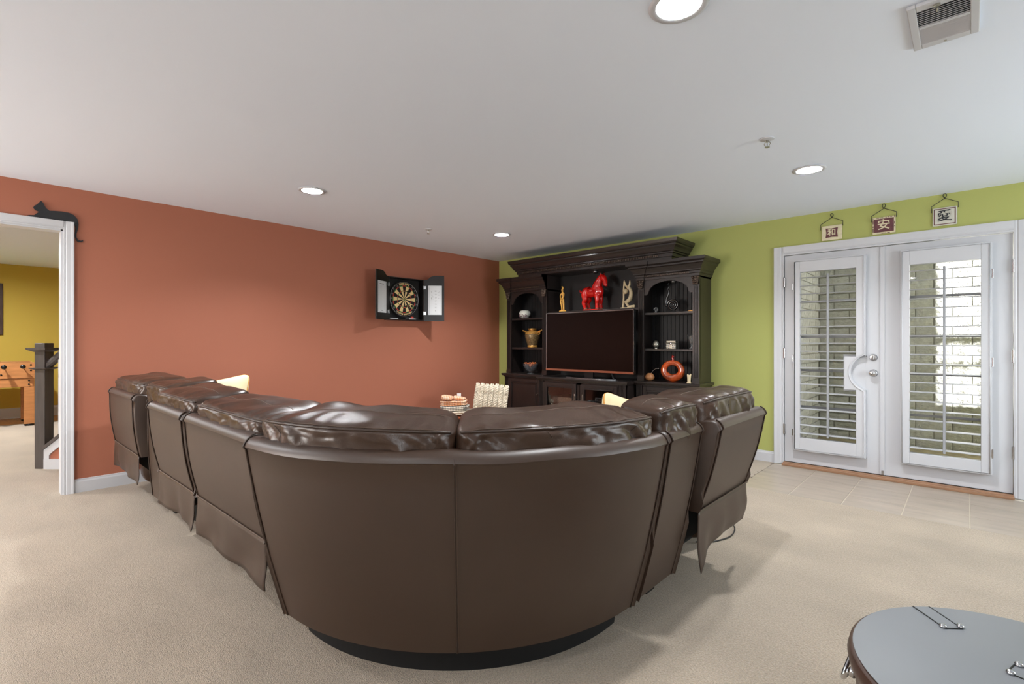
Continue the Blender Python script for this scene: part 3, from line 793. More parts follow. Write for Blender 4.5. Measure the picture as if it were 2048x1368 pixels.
# pillows
def pillow(name, label, c, size, rot, mats=('pillow', 'orange_trim'), th=.075):
    t = thing(name, label, 'pillow', c); t.rotation_euler = rot
    def disp(q, P):
        x, y, z = P
        k = (1-abs(q[0])**2.5*.35)*(1-abs(q[2])**2.5*.35)
        pin = 1-.10*(1-q[2]**2)*(abs(q[0])**3); pin2 = 1-.10*(1-q[0]**2)*(abs(q[2])**3)
        return (x*pin, y*(1-q[0]**4*.8)*(1-q[2]**4*.8)+.004*noise.noise(Vector((x*12, 1, z*12))), z*pin2)
    MB().superbox(lambda x, y, z: (x, y, z), size[0]/2, th, size[1]/2, p=7, n=16, disp=disp).build('cover', mats[0], t, smooth=True, world=False)
    ring = []
    for i in range(64):
        a = 2*PI*i/64; q0, q2 = math.cos(a), math.sin(a); l = (abs(q0)**7+abs(q2)**7)**(1/7); q0, q2 = q0/l, q2/l
        ring.append((q0*size[0]/2*(1-.10*(1-q2**2)*abs(q0)**3), 0, q2*size[1]/2*(1-.10*(1-q0**2)*abs(q2)**3)))
    MB().tube(ring, .004, 6, closed=True).build('cord_trim', mats[1], t, smooth=True, world=False)
    return t
p1 = pillow('throw_pillow', 'cream throw pillow with gold cord leaning behind the left run of the sofa', (-4.42, 1.33, .715), (.66, .43), (math.radians(-16), math.radians(-9), math.radians(28)))
fr = MB()
for i in range(60):
    a = random.uniform(-.17, -.06); fr.tube([(a, 0, .195), (a+random.uniform(-.015, .015), random.uniform(-.02, .02), .205+random.uniform(0, .015))], .0015, 4)
lab(fr.build('tassel_fringe', 'gold_dark', p1, world=False), 'frizzy gold tassel on the top edge')
p2 = pillow('throw_pillow', 'pale yellow throw pillow poking up behind the console of the right run', (-1.41, 2.50, .72), (.42, .38), (math.radians(-14), math.radians(14), math.radians(80)))

# ------------------------------------------------------------------ wall unit
ec = thing('entertainment_center', 'tall black wood entertainment wall unit with fluted columns against the green wall', 'cabinet', (-3.44, 5.3, 0))
YF = 5.15; YBk = 5.47
def crown(name, x0, x1, yf, yb, prof, top=True, left=True, right=True, parent=None):
    mb = MB(); vs = []; fs = []
    for p, z in prof:
        pl_, pr_ = (p if left else 0), (p if right else 0)
        vs += [(x0-pl_, yb, z), (x0-pl_, yf-p, z), (x1+pr_, yf-p, z), (x1+pr_, yb, z)]
    n = len(prof)
    for i in range(n-1):
        for k in range(3): fs.append((i*4+k, i*4+k+1, (i+1)*4+k+1, (i+1)*4+k))
        fs.append((i*4+3, i*4, (i+1)*4, (i+1)*4+3))
    fs += [(0, 1, 2, 3), tuple((n-1)*4+k for k in (3, 2, 1, 0))]
    return mb.add(vs, fs).build(name, 'espresso', parent, bevel=0)
def pilaster(x0, x1, z0, z1, y, parent=ec, nfl=5):
    pts = []; wd = x1-x0; m = .010
    pts = [(x0, y+.03), (x0, y), (x0+m, y)]
    fw = (wd-2*m)/nfl
    for i in range(nfl):
        a = x0+m+i*fw
        pts += [(a+fw*.15, y), (a+fw*.3, y+.006), (a+fw*.7, y+.006), (a+fw*.85, y)]
    pts += [(x1-m, y), (x1, y), (x1, y+.03)]
    mb = MB().prism(pts, lambda a, b, d: (a, b, d), z0+.05, z1)
    mb.box(x0-.004, x1+.004, y-.008, y+.03, z0, z0+.035).box(x0-.002, x1+.002, y-.004, y+.03, z0+.035, z0+.055)
    return mb.build('pilaster', 'espresso', parent)
def corbel(xc, y, zt, w, h, parent=ec):
    mb = MB()
    mb.ellipsoid((xc, y, zt-h*.35), (w*.42, .018, h*.36), nu=12, nv=8)
    for s_ in (-1, 1):
        for k in range(4):
            mb.ellipsoid((xc+s_*w*(.40-.06*k), y-.012, zt-h*(.14+.22*k)), (w*.16, .014, h*.12), Matrix.Rotation(s_*.5, 3, 'Y'), 8, 6)
    for k in range(4): mb.ellipsoid((xc, y-.02+.003*k, zt-h*(.12+.23*k)), (w*.13, .012, h*.13), nu=8, nv=6)
    mb.box(xc-w*.5, xc+w*.5, y-.012, y+.012, zt-.006, zt)
    return mb.build('corbel', 'rubbed', parent, smooth=True)
def rail_door(x0, x1, z0, z1, y, glass=False, knob=None):
    fw = .045
    mb = MB().box(x0, x0+fw, y-.02, y, z0, z1).box(x1-fw, x1, y-.02, y, z0, z1).box(x0+fw, x1-fw, y-.02, y, z0, z0+fw).box(x0+fw, x1-fw, y-.02, y, z1-fw, z1)
    d = mb.build('cabinet_door', 'espresso', ec, bevel=.004)
    a = .012
    fr_ = MB()
    for (p, q, r, s_) in ((x0+fw, x1-fw, z1-fw-a, z1-fw), (x0+fw, x1-fw, z0+fw, z0+fw+a), (x0+fw, x0+fw+a, z0+fw, z1-fw), (x1-fw-a, x1-fw, z0+fw, z1-fw)):
        fr_.box(p, q, y-.026, y-.012, r, s_)
    fr_.build('door_bead', 'espresso', d, bevel=.003)
    if glass: MB().box(x0+fw, x1-fw, y-.012, y-.009, z0+fw, z1-fw).build('door_glass', 'glass', d)
    else:
        MB().box(x0+fw, x1-fw, y-.012, y-.004, z0+fw, z1-fw).build('door_panel', 'espresso', d)
        MB().box(x0+fw+.03, x1-fw-.03, y-.017, y-.010, z0+fw+.03, z1-fw-.03).build('raised_panel', 'espresso', d, bevel=.004)
    if knob:
        k_ = ly([(.009, 0), (.005, .004), (.005, .012), (.011, .018), (.009, .025), (0, .027)], (knob, y-.02, (z0+z1)/2+.10), 12)
        if glass:
            k_.box(knob-.008, knob+.008, y-.024, y-.02, (z0+z1)/2+.02, (z0+z1)/2+.18)
        k_.build('knob', 'rubbed', d, smooth=True)
    return d
crown_p = [(0, 1.905), (.012, 1.905), (.012, 1.93), (.022, 1.935), (.022, 1.955), (.034, 1.965), (.034, 1.975), (.045, 2.0), (.065, 2.025), (.078, 2.035), (.078, 2.05), (.088, 2.055), (.10, 2.065), (.10, 2.095), (0, 2.095)]
CT = .775
def pier(x0, x1, left_ret, right_ret):
    pw = .072
    # upper case
    mb = MB().box(x0, x0+.02, YF+.02, YBk, CT, 1.91).box(x1-.02, x1, YF+.02, YBk, CT, 1.91).box(x0, x1, YF+.02, YBk, 1.89, 1.91)
    mb.build('case', 'espresso', ec)
    # beadboard back
    pts = [(x0+.02, YBk)]; n = 14; ww = (x1-x0-.04)/n
    for i in range(n):
        a = x0+.02+i*ww; pts += [(a, YBk-.008), (a+ww*.85, YBk-.008), (a+ww*.92, YBk-.003)]
    pts += [(x1-.02, YBk-.008), (x1-.02, YBk)]
    MB().prism(pts, lambda a, b, d: (a, b, d), CT, 1.9).build('beadboard_back', 'espresso_in', ec)
    for z in (1.54, 1.135): MB().box(x0+.021, x1-.021, YF+.03, YBk-.01, z-.026, z).build('shelf', 'espresso', ec, bevel=.003)
    for (a, b) in ((x0, x0+pw), (x1-pw, x1)):
        pilaster(a, b, CT, 1.80, YF); corbel((a+b)/2, YF-.008, 1.903, .075, .10)
        MB().box(a, b, YF+.004, YF+.03, 1.79, 1.905).build('pilaster_block', 'espresso', ec)
    # arch board
    ia, ib = x0+pw, x1-pw; xc = (ia+ib)/2; hw = (ib-ia)/2
    pts = [(ia, 1.905), (ia, 1.735), (ia+.03, 1.735), (ia+.045, 1.752)]
    for i in range(21):
        a = PI-PI*i/20; pts.append((xc+(hw-.05)*math.cos(a), 1.755+.125*math.sin(a)))
    pts += [(ib-.045, 1.752), (ib-.03, 1.735), (ib, 1.735), (ib, 1.905)]
    MB().prism(pts, lambda a, b, d: (a, d, b), YF+.012, YF+.03).build('arch_board', 'espresso', ec)
    crown('crown_moulding', x0, x1, YF+.002, YBk, crown_p, left=left_ret, right=right_ret, parent=ec)
    for (a, b, l, r) in ((x0, x0+pw, left_ret, True), (x1-pw, x1, True, right_ret)):
        o = crown('crown_break', a, b, YF-.012, YF+.01, [(p*.995, z) for p, z in crown_p], left=l, right=r, parent=ec)
    dn = MB(); n = int((x1-x0-2*pw-.04)/.014)
    for i in range(n):
        a = x0+pw+.02+i*.014; dn.box(a, a+.008, YF-.014-.012, YF-.005, 1.936, 1.952)
    dn.build('dentil_strip', 'rubbed', ec, kind='stuff')
    # base
    mb = MB().box(x0, x1, YF-.03, YBk, 0.08, CT-.045).box(x0-.012, x1+.012, YF-.045, YBk, 0, .09)
    mb.build('base_cabinet', 'espresso', ec, bevel=.004)
    for (a, b) in ((x0, x0+pw), (x1-pw, x1)): pilaster(a, b, .09, CT-.05, YF-.042)
    cprof = [(0, CT-.05), (.01, CT-.048), (.016, CT-.035), (.03, CT-.03), (.036, CT-.015), (.036, CT-.006), (.03, CT), (0, CT)]
    crown('countertop', x0, x1, YF-.042, YBk, cprof, left=left_ret, right=right_ret, parent=ec)
pier(-4.815, -4.10, True, False)
pier(-2.775, -2.071, True, True)
rail_door(-4.735, -4.18, .12, .715, YF-.03, knob=-4.205)
rail_door(-2.695, -2.151, .12, .715, YF-.03, knob=-2.67)
# tv niche and bridge
MB().box(-4.10, -2.775, YBk-.012, YBk, .7, 2.13).build('niche_back', 'espresso_in', ec)
MB().box(-4.10, -2.775, YF+.03, YBk-.012, 1.578, 1.605).build('bridge_shelf', 'espresso', ec, bevel=.003)
MB().box(-4.56, -2.35, YF, YBk, 2.097, 2.125).build('bridge_top', 'espresso', ec)
bp = [(0, 2.10), (.0, 2.13), (.015, 2.132), (.015, 2.165), (.03, 2.17), (.03, 2.185), (.045, 2.19), (.05, 2.205), (.06, 2.225), (.078, 2.245), (.078, 2.26), (.09, 2.265), (.10, 2.28), (.105, 2.31), (0, 2.31)]
crown('crown_moulding', -4.56, -2.352, 5.105, YBk, bp, parent=ec)
dn = MB()
for i in range(96):
    a = -4.46+i*.0205; dn.box(a, a+.011, 5.105-.026, 5.105-.012, 2.138, 2.158)
dn.build('dentil_strip', 'rubbed', ec, kind='stuff')
lf = MB().lathe([(.012, -.02), (.03, -.028), (.034, -.012), (.034, 0)], (-3.44, 5.30, 2.097), 20).build('puck_light', 'bezel', ec, smooth=True)
MB().lathe([(.012, -.02), (.03, -.022), (.034, -.010), (.034, 0)], (-2.42, 5.30, 1.89), 20).build('puck_light', 'bezel', ec, smooth=True)
# centre console
cx0, cx1, cyf = -4.06, -2.81, 4.945
mb = MB().box(cx0, cx0+.02, cyf, YBk, .08, .72).box(cx1-.02, cx1, cyf, YBk, .08, .72).box(cx0, cx1, cyf+.02, YBk, .08, .10).box(cx0, cx1, YBk-.02, YBk, .08, .72)
mb.box(cx0-.01, cx1+.01, cyf-.012, YBk, 0, .085).box(cx0, cx1, cyf, cyf+.03, .70, .722).box(-3.475, -3.405, cyf, cyf+.03, .08, .72).box(-3.445, -3.435, cyf, YBk, .08, .72)
mb.box(cx0+.07, cx1-.07, cyf+.06, YBk-.02, .42, .435)
mb.build('tv_console', 'espresso', ec)
crown('countertop', cx0, cx1, cyf-.002, YBk, [(0, .722), (.01, .724), (.014, .738), (.026, .742), (.030, .756), (.030, .764), (.024, .769), (0, .769)], parent=ec)
pilaster(cx0, cx0+.085, .09, .722, cyf-.012); pilaster(cx1-.10, cx1, .09, .722, cyf-.012)
rail_door(cx0+.09, -3.475, .11, .705, cyf, True, knob=-3.497)
rail_door(-3.405, cx1-.105, .11, .705, cyf, True, knob=-3.383)
# things inside the console
tag(MB().box(-3.93, -3.56, 5.05, 5.38, .436, .52).box(-3.93, -3.56, 5.045, 5.05, .44, .516).build('media_player', 'pewter', None, bevel=.004), 'pale media box behind the left glass door of the wall unit', 'electronics')
mb = MB().box(-3.33, -2.96, 5.05, 5.38, .436, .50).box(-3.31, -3.10, 5.047, 5.05, .455, .485); 
t = thing('media_player', 'black disc player stacked lowest behind the right glass door', 'electronics', (-3.145, 5.2, .436))
MB().box(-3.33, -2.96, 5.05, 5.38, .436, .50).build('case', 'black_plastic', t, bevel=.004); MB().box(-3.31, -3.12, 5.046, 5.05, .455, .485).build('display', 'glass_dark', t); MB().box(-3.02, -2.98, 5.044, 5.05, .46, .48).build('button', 'silver', t)
t = thing('media_player', 'slim dark cable box on top of the disc player behind the right glass door', 'electronics', (-3.145, 5.2, .501))
MB().box(-3.30, -3.0, 5.07, 5.36, .501, .545).build('case', 'bezel', t, bevel=.004); MB().box(-3.28, -3.1, 5.066, 5.07, .51, .535).build('display', 'black_plastic', t)

# television, slightly curved
tv = thing('television', 'large black flat television with silver edge standing on the wall unit', 'television', (-3.3625, 5.0, .769))
tx0, tx1, tz0, tz1 = -3.982, -2.743, .85, 1.575
def tvy(x): f = (x-(tx0+tx1)/2)/((tx1-tx0)/2); return 5.0+.028*(1-f*f)
def tvbox(x0, x1, z0, z1, d0, d1, n=24):
    vs = []; fs = []
    for i in range(n+1):
        x = x0+(x1-x0)*i/n; y = tvy(x)
        vs += [(x, y+d0, z0), (x, y+d0, z1), (x, y+d1, z1), (x, y+d1, z0)]
    for i in range(n):
        for k in range(4): fs.append((i*4+k, i*4+(k+1) % 4, (i+1)*4+(k+1) % 4, (i+1)*4+k))
    fs += [(3, 2, 1, 0), tuple(n*4+k for k in range(4))]
    return MB().add(vs, fs)
smooth_angle(tvbox(tx0+.008, tx1-.008, tz0+.024, tz1-.008, -.004, .004).build('screen', 'screen', tv), 30)
smooth_angle(tvbox(tx0, tx1, tz0, tz1, .0041, .045).build('back_shell', 'black_plastic', tv), 30)
tvbox(tx0, tx1, tz1-.008, tz1, -.008, .004).build('top_bezel', 'bezel', tv)
tvbox(tx0, tx1, tz0, tz0+.024, -.012, .004).build('bottom_bezel', 'copper', tv)
tvbox(tx0, tx0+.008, tz0, tz1, -.008, .004, 2).build('side_bezel', 'bezel', tv); tvbox(tx1-.008, tx1, tz0, tz1, -.008, .004, 2).build('side_bezel', 'bezel', tv)
arcp = cat_rom([(-3.70, 5.05, .774), (-3.55, 4.985, .774), (-3.36, 4.97, .774), (-3.15, 4.985, .774), (-3.0, 5.06, .774)], 6)
mb = MB()
for i in range(len(arcp)-1):
    p, q = arcp[i], arcp[i+1]; mb.add([(p.x, p.y-.018, .769), (q.x, q.y-.018, .769), (q.x, q.y+.018, .769), (p.x, p.y+.018, .769), (p.x, p.y-.018, .779), (q.x, q.y-.018, .779), (q.x, q.y+.018, .779), (p.x, p.y+.018, .779)], [(0, 3, 2, 1), (4, 5, 6, 7), (0, 1, 5, 4), (2, 3, 7, 6), (1, 2, 6, 5), (0, 4, 7, 3)])
mb.build('stand_blade', 'bezel', tv)
MB().box(-3.42, -3.30, 5.03, 5.06, .775, .865).tube([(-3.02, 5.04, .775), (-3.06, 5.04, .86)], .012, 8).build('stand_neck', 'black_plastic', tv)

# ------------------------------------------------------------------ ornaments
def remeshed(mb, name, m, parent, vox=.004, sm=2, world=True):
    o = mb.build(name, m, parent, smooth=True, world=world, fixn=True)
    r = o.modifiers.new('r', 'REMESH'); r.mode = 'VOXEL'; r.voxel_size = vox; r.use_smooth_shade = True
    s_ = o.modifiers.new('s', 'SMOOTH'); s_.iterations = sm; s_.factor = .5
    return o
SZ = 1.605
# red horse
hx, hy, hz = -3.46, 5.27, SZ
ho = thing('horse_statue', 'glossy red ceramic saddled horse statue above the television', 'statue', (hx, hy, hz))
ho.rotation_euler = (0, 0, math.radians(-8))
g = MB()
def E3(c, r, ry=0): g.ellipsoid(c, r, Matrix.Rotation(math.radians(ry), 3, 'Y'), 18, 12)
def T(pts, rr): g.tube(cat_rom(pts, 5), [x for x in interp(rr, 5)], 12)
def interp(rr, n):
    out = []
    for i in range(len(rr)-1):
        for k in range(n): out.append(rr[i]+(rr[i+1]-rr[i])*k/n)
    out.append(rr[-1]); return out
E3((-.095, 0, .232), (.075, .060, .062), 10)     # rump
E3((-.01, 0, .222), (.11, .058, .062))           # barrel
E3((.085, 0, .235), (.074, .064, .082), -20)     # chest
T([(.06, 0, .25), (.082, 0, .31), (.105, 0, .355), (.128, 0, .395), (.152, 0, .412)], [.068, .062, .048, .038, .028])   # neck
T([(.13, 0, .402), (.172, -.006, .392), (.206, -.014, .348), (.219, -.02, .302), (.217, -.02, .282)], [.030, .038, .030, .024, .021])  # head
for s_ in (-1, 1):
    T([(.150, s_*.022, .425), (.158, s_*.032, .452)], [.011, .003])
    T([(.080, s_*.020, .24), (.092, s_*.030, .19), (.100, s_*.034, .13), (.096, s_*.036, .07), (.100, s_*.037, .018)], [.032, .038, .030, .021, .023])
    T([(-.085, s_*.022, .25), (-.108, s_*.030, .20), (-.095, s_*.036, .14), (-.118, s_*.038, .095), (-.100, s_*.038, .05), (-.088, s_*.038, .018)], [.034, .046, .036, .025, .021, .023])
T([(-.15, 0, .25), (-.185, 0, .236), (-.205, 0, .245), (-.222, 0, .268)], [.020, .017, .013, .006])
T([(.045, 0, .275), (.075, 0, .345), (.105, 0, .400), (.135, 0, .432)], [.012, .016, .016, .010])  # mane crest
remeshed(g, 'body', 'red', ho, .005, 2, world=False)
g = MB()
T([(-.055, -.055, .262), (-.035, -.062, .232), (.0, -.064, .218), (.035, -.062, .236), (.048, -.052, .275)], [.006]*5)
T([(-.055, .055, .262), (-.035, .062, .232), (.0, .064, .218), (.035, .062, .236), (.048, .052, .275)], [.006]*5)
g.ellipsoid((-.003, 0, .238), (.048, .060, .040)); T([(-.058, -.045, .272), (-.062, 0, .295), (-.058, .045, .272)], [.007, .009, .007]); T([(.045, -.04, .28), (.052, 0, .312), (.045, .04, .28)], [.008, .011, .008])
remeshed(g, 'saddle', 'red', ho, .004, 1, world=False)
g = MB()
for s_ in (-1, 1):
    T([(.140, s_*.034, .40), (.165, s_*.033, .385), (.19, s_*.028, .34)], [.0035]*3)
T([(.175, -.030, .33), (.20, -.01, .335), (.185, .022, .33)], [.0035]*3)
g.build('bridle', 'red', ho, smooth=True, world=False)
g = MB()
for (x, s_) in ((.100, -1), (.100, 1), (-.088, -1), (-.088, 1)): g.lathe([(.021, .010), (.022, .02), (.018, .036)], (x, s_*.037, 0), 12)
g.build('hoof_bands', 'hoof', ho, smooth=True, world=False)
MB().box(-.115, .125, -.06, .06, 0, .012).build('plinth', 'red', ho, bevel=.004, world=False)

# slender wooden figure
fg = thing('carved_figure', 'slender yellow wood carving of a standing figure, left of the red horse', 'statue', (-3.935, 5.28, SZ))
g = MB(); 
g.lathe([(.0, 0), (.05, 0), (.052, .012), (.045, .022), (0, .022)], (0, 0, 0), 20, 1, .7)
T([(-.012, 0, .02), (-.016, 0, .075), (-.026, -.006, .135), (-.008, 0, .175)], [.011, .010, .011, .016])
T([(.018, 0, .02), (.016, 0, .09), (.006, 0, .175)], [.012, .013, .016])
T([(0, 0, .165), (.002, 0, .20), (.002, 0, .245), (.0, 0, .262)], [.018, .013, .019, .009])
T([(-.018, 0, .245), (-.026, -.012, .215), (-.018, -.02, .18), (.0, -.02, .165)], [.008, .007, .007, .006])
T([(.020, 0, .245), (.030, -.012, .215), (.022, -.02, .185), (.004, -.02, .165)], [.008, .007, .007, .006])
g.ellipsoid((-.002, -.004, .285), (.013, .015, .024)); T([(.006, 0, .30), (.0, 0, .325), (-.012, -.004, .332)], [.012, .010, .005])
remeshed(g, 'body', 'yellow_wood', fg, .003, 1, world=False)

# cream cat-like carving
ct = thing('carved_figure', 'cream stone abstract kneeling carving with raised arms, right of the red horse', 'statue', (-2.965, 5.27, SZ))
g = MB()
g.box(-.085, .06, -.035, .035, 0, .014)
T([(-.07, 0, .01), (-.062, 0, .12), (-.062, 0, .22), (-.055, 0, .335)], [.014, .011, .011, .007])
T([(-.055, 0, .335), (-.030, 0, .27), (.0, 0, .245)], [.006, .012, .016])
T([(.0, 0, .25), (.018, 0, .285), (.020, 0, .33)], [.016, .012, .006])
T([(-.002, 0, .255), (.030, 0, .215), (.038, 0, .165), (.022, 0, .115), (-.012, 0, .085), (-.04, 0, .085)], [.018, .020, .024, .026, .024, .016])
T([(-.04, 0, .09), (-.02, 0, .055), (.005, 0, .022)], [.016, .015, .014])
T([(.005, 0, .020), (.06, 0, .028), (.078, 0, .030), (.07, 0, .012), (.02, 0, .008)], [.014, .012, .012, .010, .010])
g.ellipsoid((-.036, 0, .205), (.030, .026, .033))
remeshed(g, 'body', 'cream_stone', ct, .004, 1, world=False)

# left tower
def lathe_thing(name, label, cat, loc, parts):
    t = thing(name, label, cat, loc)
    for (pn, prof, m, n) in parts: smooth_angle(MB().lathe(prof, (0, 0, 0), n).build(pn, m, t, world=False), 50)
    return t
t = lathe_thing('bowl_vase', 'small round white porcelain bowl with mauve print on the top left shelf', 'vase', (-4.61, 5.30, 1.54),
    [('body', [(0, 0), (.035, 0), (.055, .012), (.078, .045), (.084, .07), (.074, .098), (.055, .112), (.050, .110), (.066, .095), (.076, .07), (.05, .02), (0, .012)], 'porcelain', 32)])
g = MB()
for i in range(22):
    a = -PI/2+random.uniform(-1.1, 1.1); z = random.uniform(.018, .055); r = .055+.30*(z-.012)*.9; r = min(r+.012, .083)
    g.ellipsoid((r*math.cos(a), r*math.sin(a), z), (.010, .010, .006), None, 8, 5)
g.build('floral_print', 'floral', t, smooth=True, world=False)
t = lathe_thing('urn', 'gold patterned ceramic urn with side handles on the second left shelf', 'vase', (-4.46, 5.29, 1.135),
    [('body', [(0, 0), (.062, 0), (.066, .012), (.070, .03), (.092, .10), (.105, .165), (.100, .185)], 'gold_dark', 36),
     ('shoulder', [(.100, .185), (.108, .190), (.098, .212), (.070, .228), (.050, .232), (.048, .246), (.066, .250), (.066, .258), (.045, .262), (.015, .268), (0, .268)], 'gold', 36),
     ('foot_band', [(.067, 0), (.072, .004), (.071, .028), (.069, .03)], 'gold', 36)])
g = MB()
for s_ in (-1, 1):
    g.tube(cat_rom([(s_*.085, 0, .205), (s_*.12, 0, .222), (s_*.15, 0, .228), (s_*.172, -.01, .236)], 4), .010, 8)
    g.tube(cat_rom([(s_*.10, 0, .175), (s_*.125, 0, .18), (s_*.13, 0, .20), (s_*.11, 0, .215)], 4), .005, 8)
g.build('handles', 'gold', t, smooth=True, world=False)
t = lathe_thing('glass_bowl', 'clear footed glass bowl of orange potpourri at the left tower base', 'bowl', (-4.46, 5.25, CT),
    [('bowl', [(0, .028), (.02, .03), (.055, .05), (.085, .09), (.104, .135), (.108, .138), (.090, .088), (.058, .044), (.022, .022), (.016, .012), (.05, .004), (.052, 0), (0, 0)], 'crystal', 28)])
g = MB()
for i in range(46):
    a = random.uniform(0, 2*PI); r = .085*math.sqrt(random.random()); z = .075+.6*r*.6+random.uniform(0, .05)
    r = min(r, .03+z*.5)
    g.ellipsoid((r*math.cos(a), r*math.sin(a), z), (random.uniform(.012, .022), .010, .008), Matrix.Rotation(a, 3, 'Z'), 8, 5)
g.build('potpourri', 'potpourri', t, smooth=True, world=False, kind='stuff')

# right tower, top shelf
def spiral(name, label, loc, R, turns, tail, mt, rr):
    t = thing(name, label, 'sculpture', loc); pts = []; rad = []
    n = int(turns*26)
    for i in range(n+1):
        f = i/n; a = f*turns*2*PI; r = R*(.12+.88*f)
        ang = a-turns*2*PI+PI
        pts.append((r*math.cos(ang), 0, R+rr+r*math.sin(ang))); rad.append(rr*(.45+.55*f))
    if tail:
        x0 = pts[-1][0]
        for (x, z, q) in tail: pts.append((x, 0, z)); rad.append(q)
    MB().tube(pts, rad, 10).lathe([(0, 0), (R*.6, 0), (R*.6, .008), (0, .010)], (0, 0, 0), 16, 1, .5).build('coil', mt, t, smooth=True, world=False)
    return t
spiral('spiral_sculpture', 'tall black glass spiral with a long curling stem on the top right shelf', (-2.425, 5.29, 1.54), .066, 2.6,
       [], 'black_glass', .012)
sp = bpy.data.objects[[o.name for o in bpy.data.objects if o.name.startswith('spiral_sculpture')][0]]
st = cat_rom([(-.068, 0, .07), (-.082, 0, .10), (-.072, 0, .15), (-.052, 0, .20), (-.046, 0, .235), (-.056, 0, .26), (-.044, 0, .285), (-.054, 0, .31), (-.044, 0, .33)], 6)
MB().tube(st, [.016-.011*i/(len(st)-1) for i in range(len(st))], 10).build('stem', 'black_glass', sp, smooth=True, world=False)
spiral('spiral_sculpture', 'small clear glass snail spiral left of the tall black spiral', (-2.60, 5.24, 1.54), .026, 1.8, [], 'crystal', .007)
t = thing('trinket', 'tiny gold trinket at the right end of the top right shelf', 'ornament', (-2.19, 5.22, 1.54))
MB().box(-.028, .028, -.012, .012, 0, .006).ellipsoid((0, 0, .010), (.02, .009, .006)).build('body', 'gold', t, world=False)
# middle shelf
t = lathe_thing('egg_ornament', 'pewter egg on a small ring foot on the middle right shelf', 'ornament', (-2.60, 5.24, 1.135),
    [('egg', [(0, .008), (.018, .012), (.032, .03), (.036, .048), (.030, .072), (.018, .088), (0, .094)], 'pewter', 24), ('foot', [(.0, 0), (.02, 0), (.018, .012), (.02, .015)], 'pewter', 16)])
t = thing('trinket_box', 'embossed silver lidded casket in the middle of the right tower shelf', 'box', (-2.415, 5.25, 1.135))
MB().box(-.056, .056, -.035, .035, 0, .060).build('body', 'pewter', t, bevel=.003, world=False)
MB().box(-.060, .060, -.038, .038, .061, .068).box(-.052, .052, -.030, .030, .068, .090).build('lid', 'pewter', t, bevel=.006, world=False)
MB().ellipsoid((0, -.038, .058), (.014, .006, .014)).build('clasp', 'silver', t, smooth=True, world=False)
g = MB()
for x in (-.045, -.025, .025, .045):
    for z in (.015, .04): g.ellipsoid((x, -.036, z), (.008, .004, .009), None, 8, 6)
g.build('embossing', 'silver', t, smooth=True, world=False)
lathe_thing('glass_vase', 'small clear cut glass vase half hidden at the right of the middle shelf', 'vase', (-2.185, 5.24, 1.135),
    [('body', [(0, 0), (.035, 0), (.03, .01), (.014, .03), (.022, .06), (.04, .11), (.062, .15), (.066, .152), (.056, .146), (.034, .11), (.012, .05), (0, .045)], 'crystal', 12)])
# counter of right tower
t = lathe_thing('gourd_cup', 'brown gourd cup with a metal straw at the right tower base', 'cup', (-2.655, 5.20, CT),
    [('gourd', [(0, 0), (.02, .002), (.045, .018), (.052, .042), (.042, .066), (.026, .080), (.024, .084), (.019, .083), (.034, .062), (.04, .04), (.02, .012), (0, .01)], 'gourd', 28)])
MB().tube(cat_rom([(.0, 0, .03), (.02, 0, .085), (.05, -.005, .120), (.085, -.01, .138), (.115, -.012, .140)], 5), .0038, 8).build('straw', 'silver', t, smooth=True, world=False)
t = thing('ring_vase', 'amber and red swirled glass ring vase at the right tower base', 'vase', (-2.395, 5.22, CT))
g = MB(); pts = []; rad = []
for i in range(48):
    a = 2*PI*i/48; pts.append((.101*math.cos(a), 0, .115+.083*math.sin(a)*1.0)); rad.append(.036-.006*math.sin(a))
g.tube(pts, rad, 14, closed=True)
g.v = [(x, y*.8, z) for x, y, z in g.v]; mz = min(v[2] for v in g.v); g.v = [(x, y, z-mz) for x, y, z in g.v]
g.build('ring', 'amber', t, smooth=True, world=False)
M['ruby'] = mat('ruby_glass', (150, 30, 24), .08, spec=.8, coat=1)
MB().tube(cat_rom([(0, 0, .222), (.004, 0, .245), (-.002, 0, .262), (.008, 0, .285)], 4), [.016]*2+[.012]*9+[.015, .015], 10).build('neck', 'ruby', t, smooth=True, world=False)
t = thing('figurine', 'small pale stone figurine right of the amber ring vase', 'ornament', (-2.18, 5.15, CT))
g = MB().box(-.022, .022, -.015, .015, 0, .010); T([(-.006, 0, .008), (-.008, 0, .05), (-.016, 0, .095)], [.014, .012, .008]); T([(.004, 0, .008), (.006, 0, .05), (.018, 0, .098)], [.014, .012, .007]); g.ellipsoid((0, 0, .07), (.016, .012, .018))
remeshed(g, 'body', 'cream_stone', t, .0035, 1, world=False)

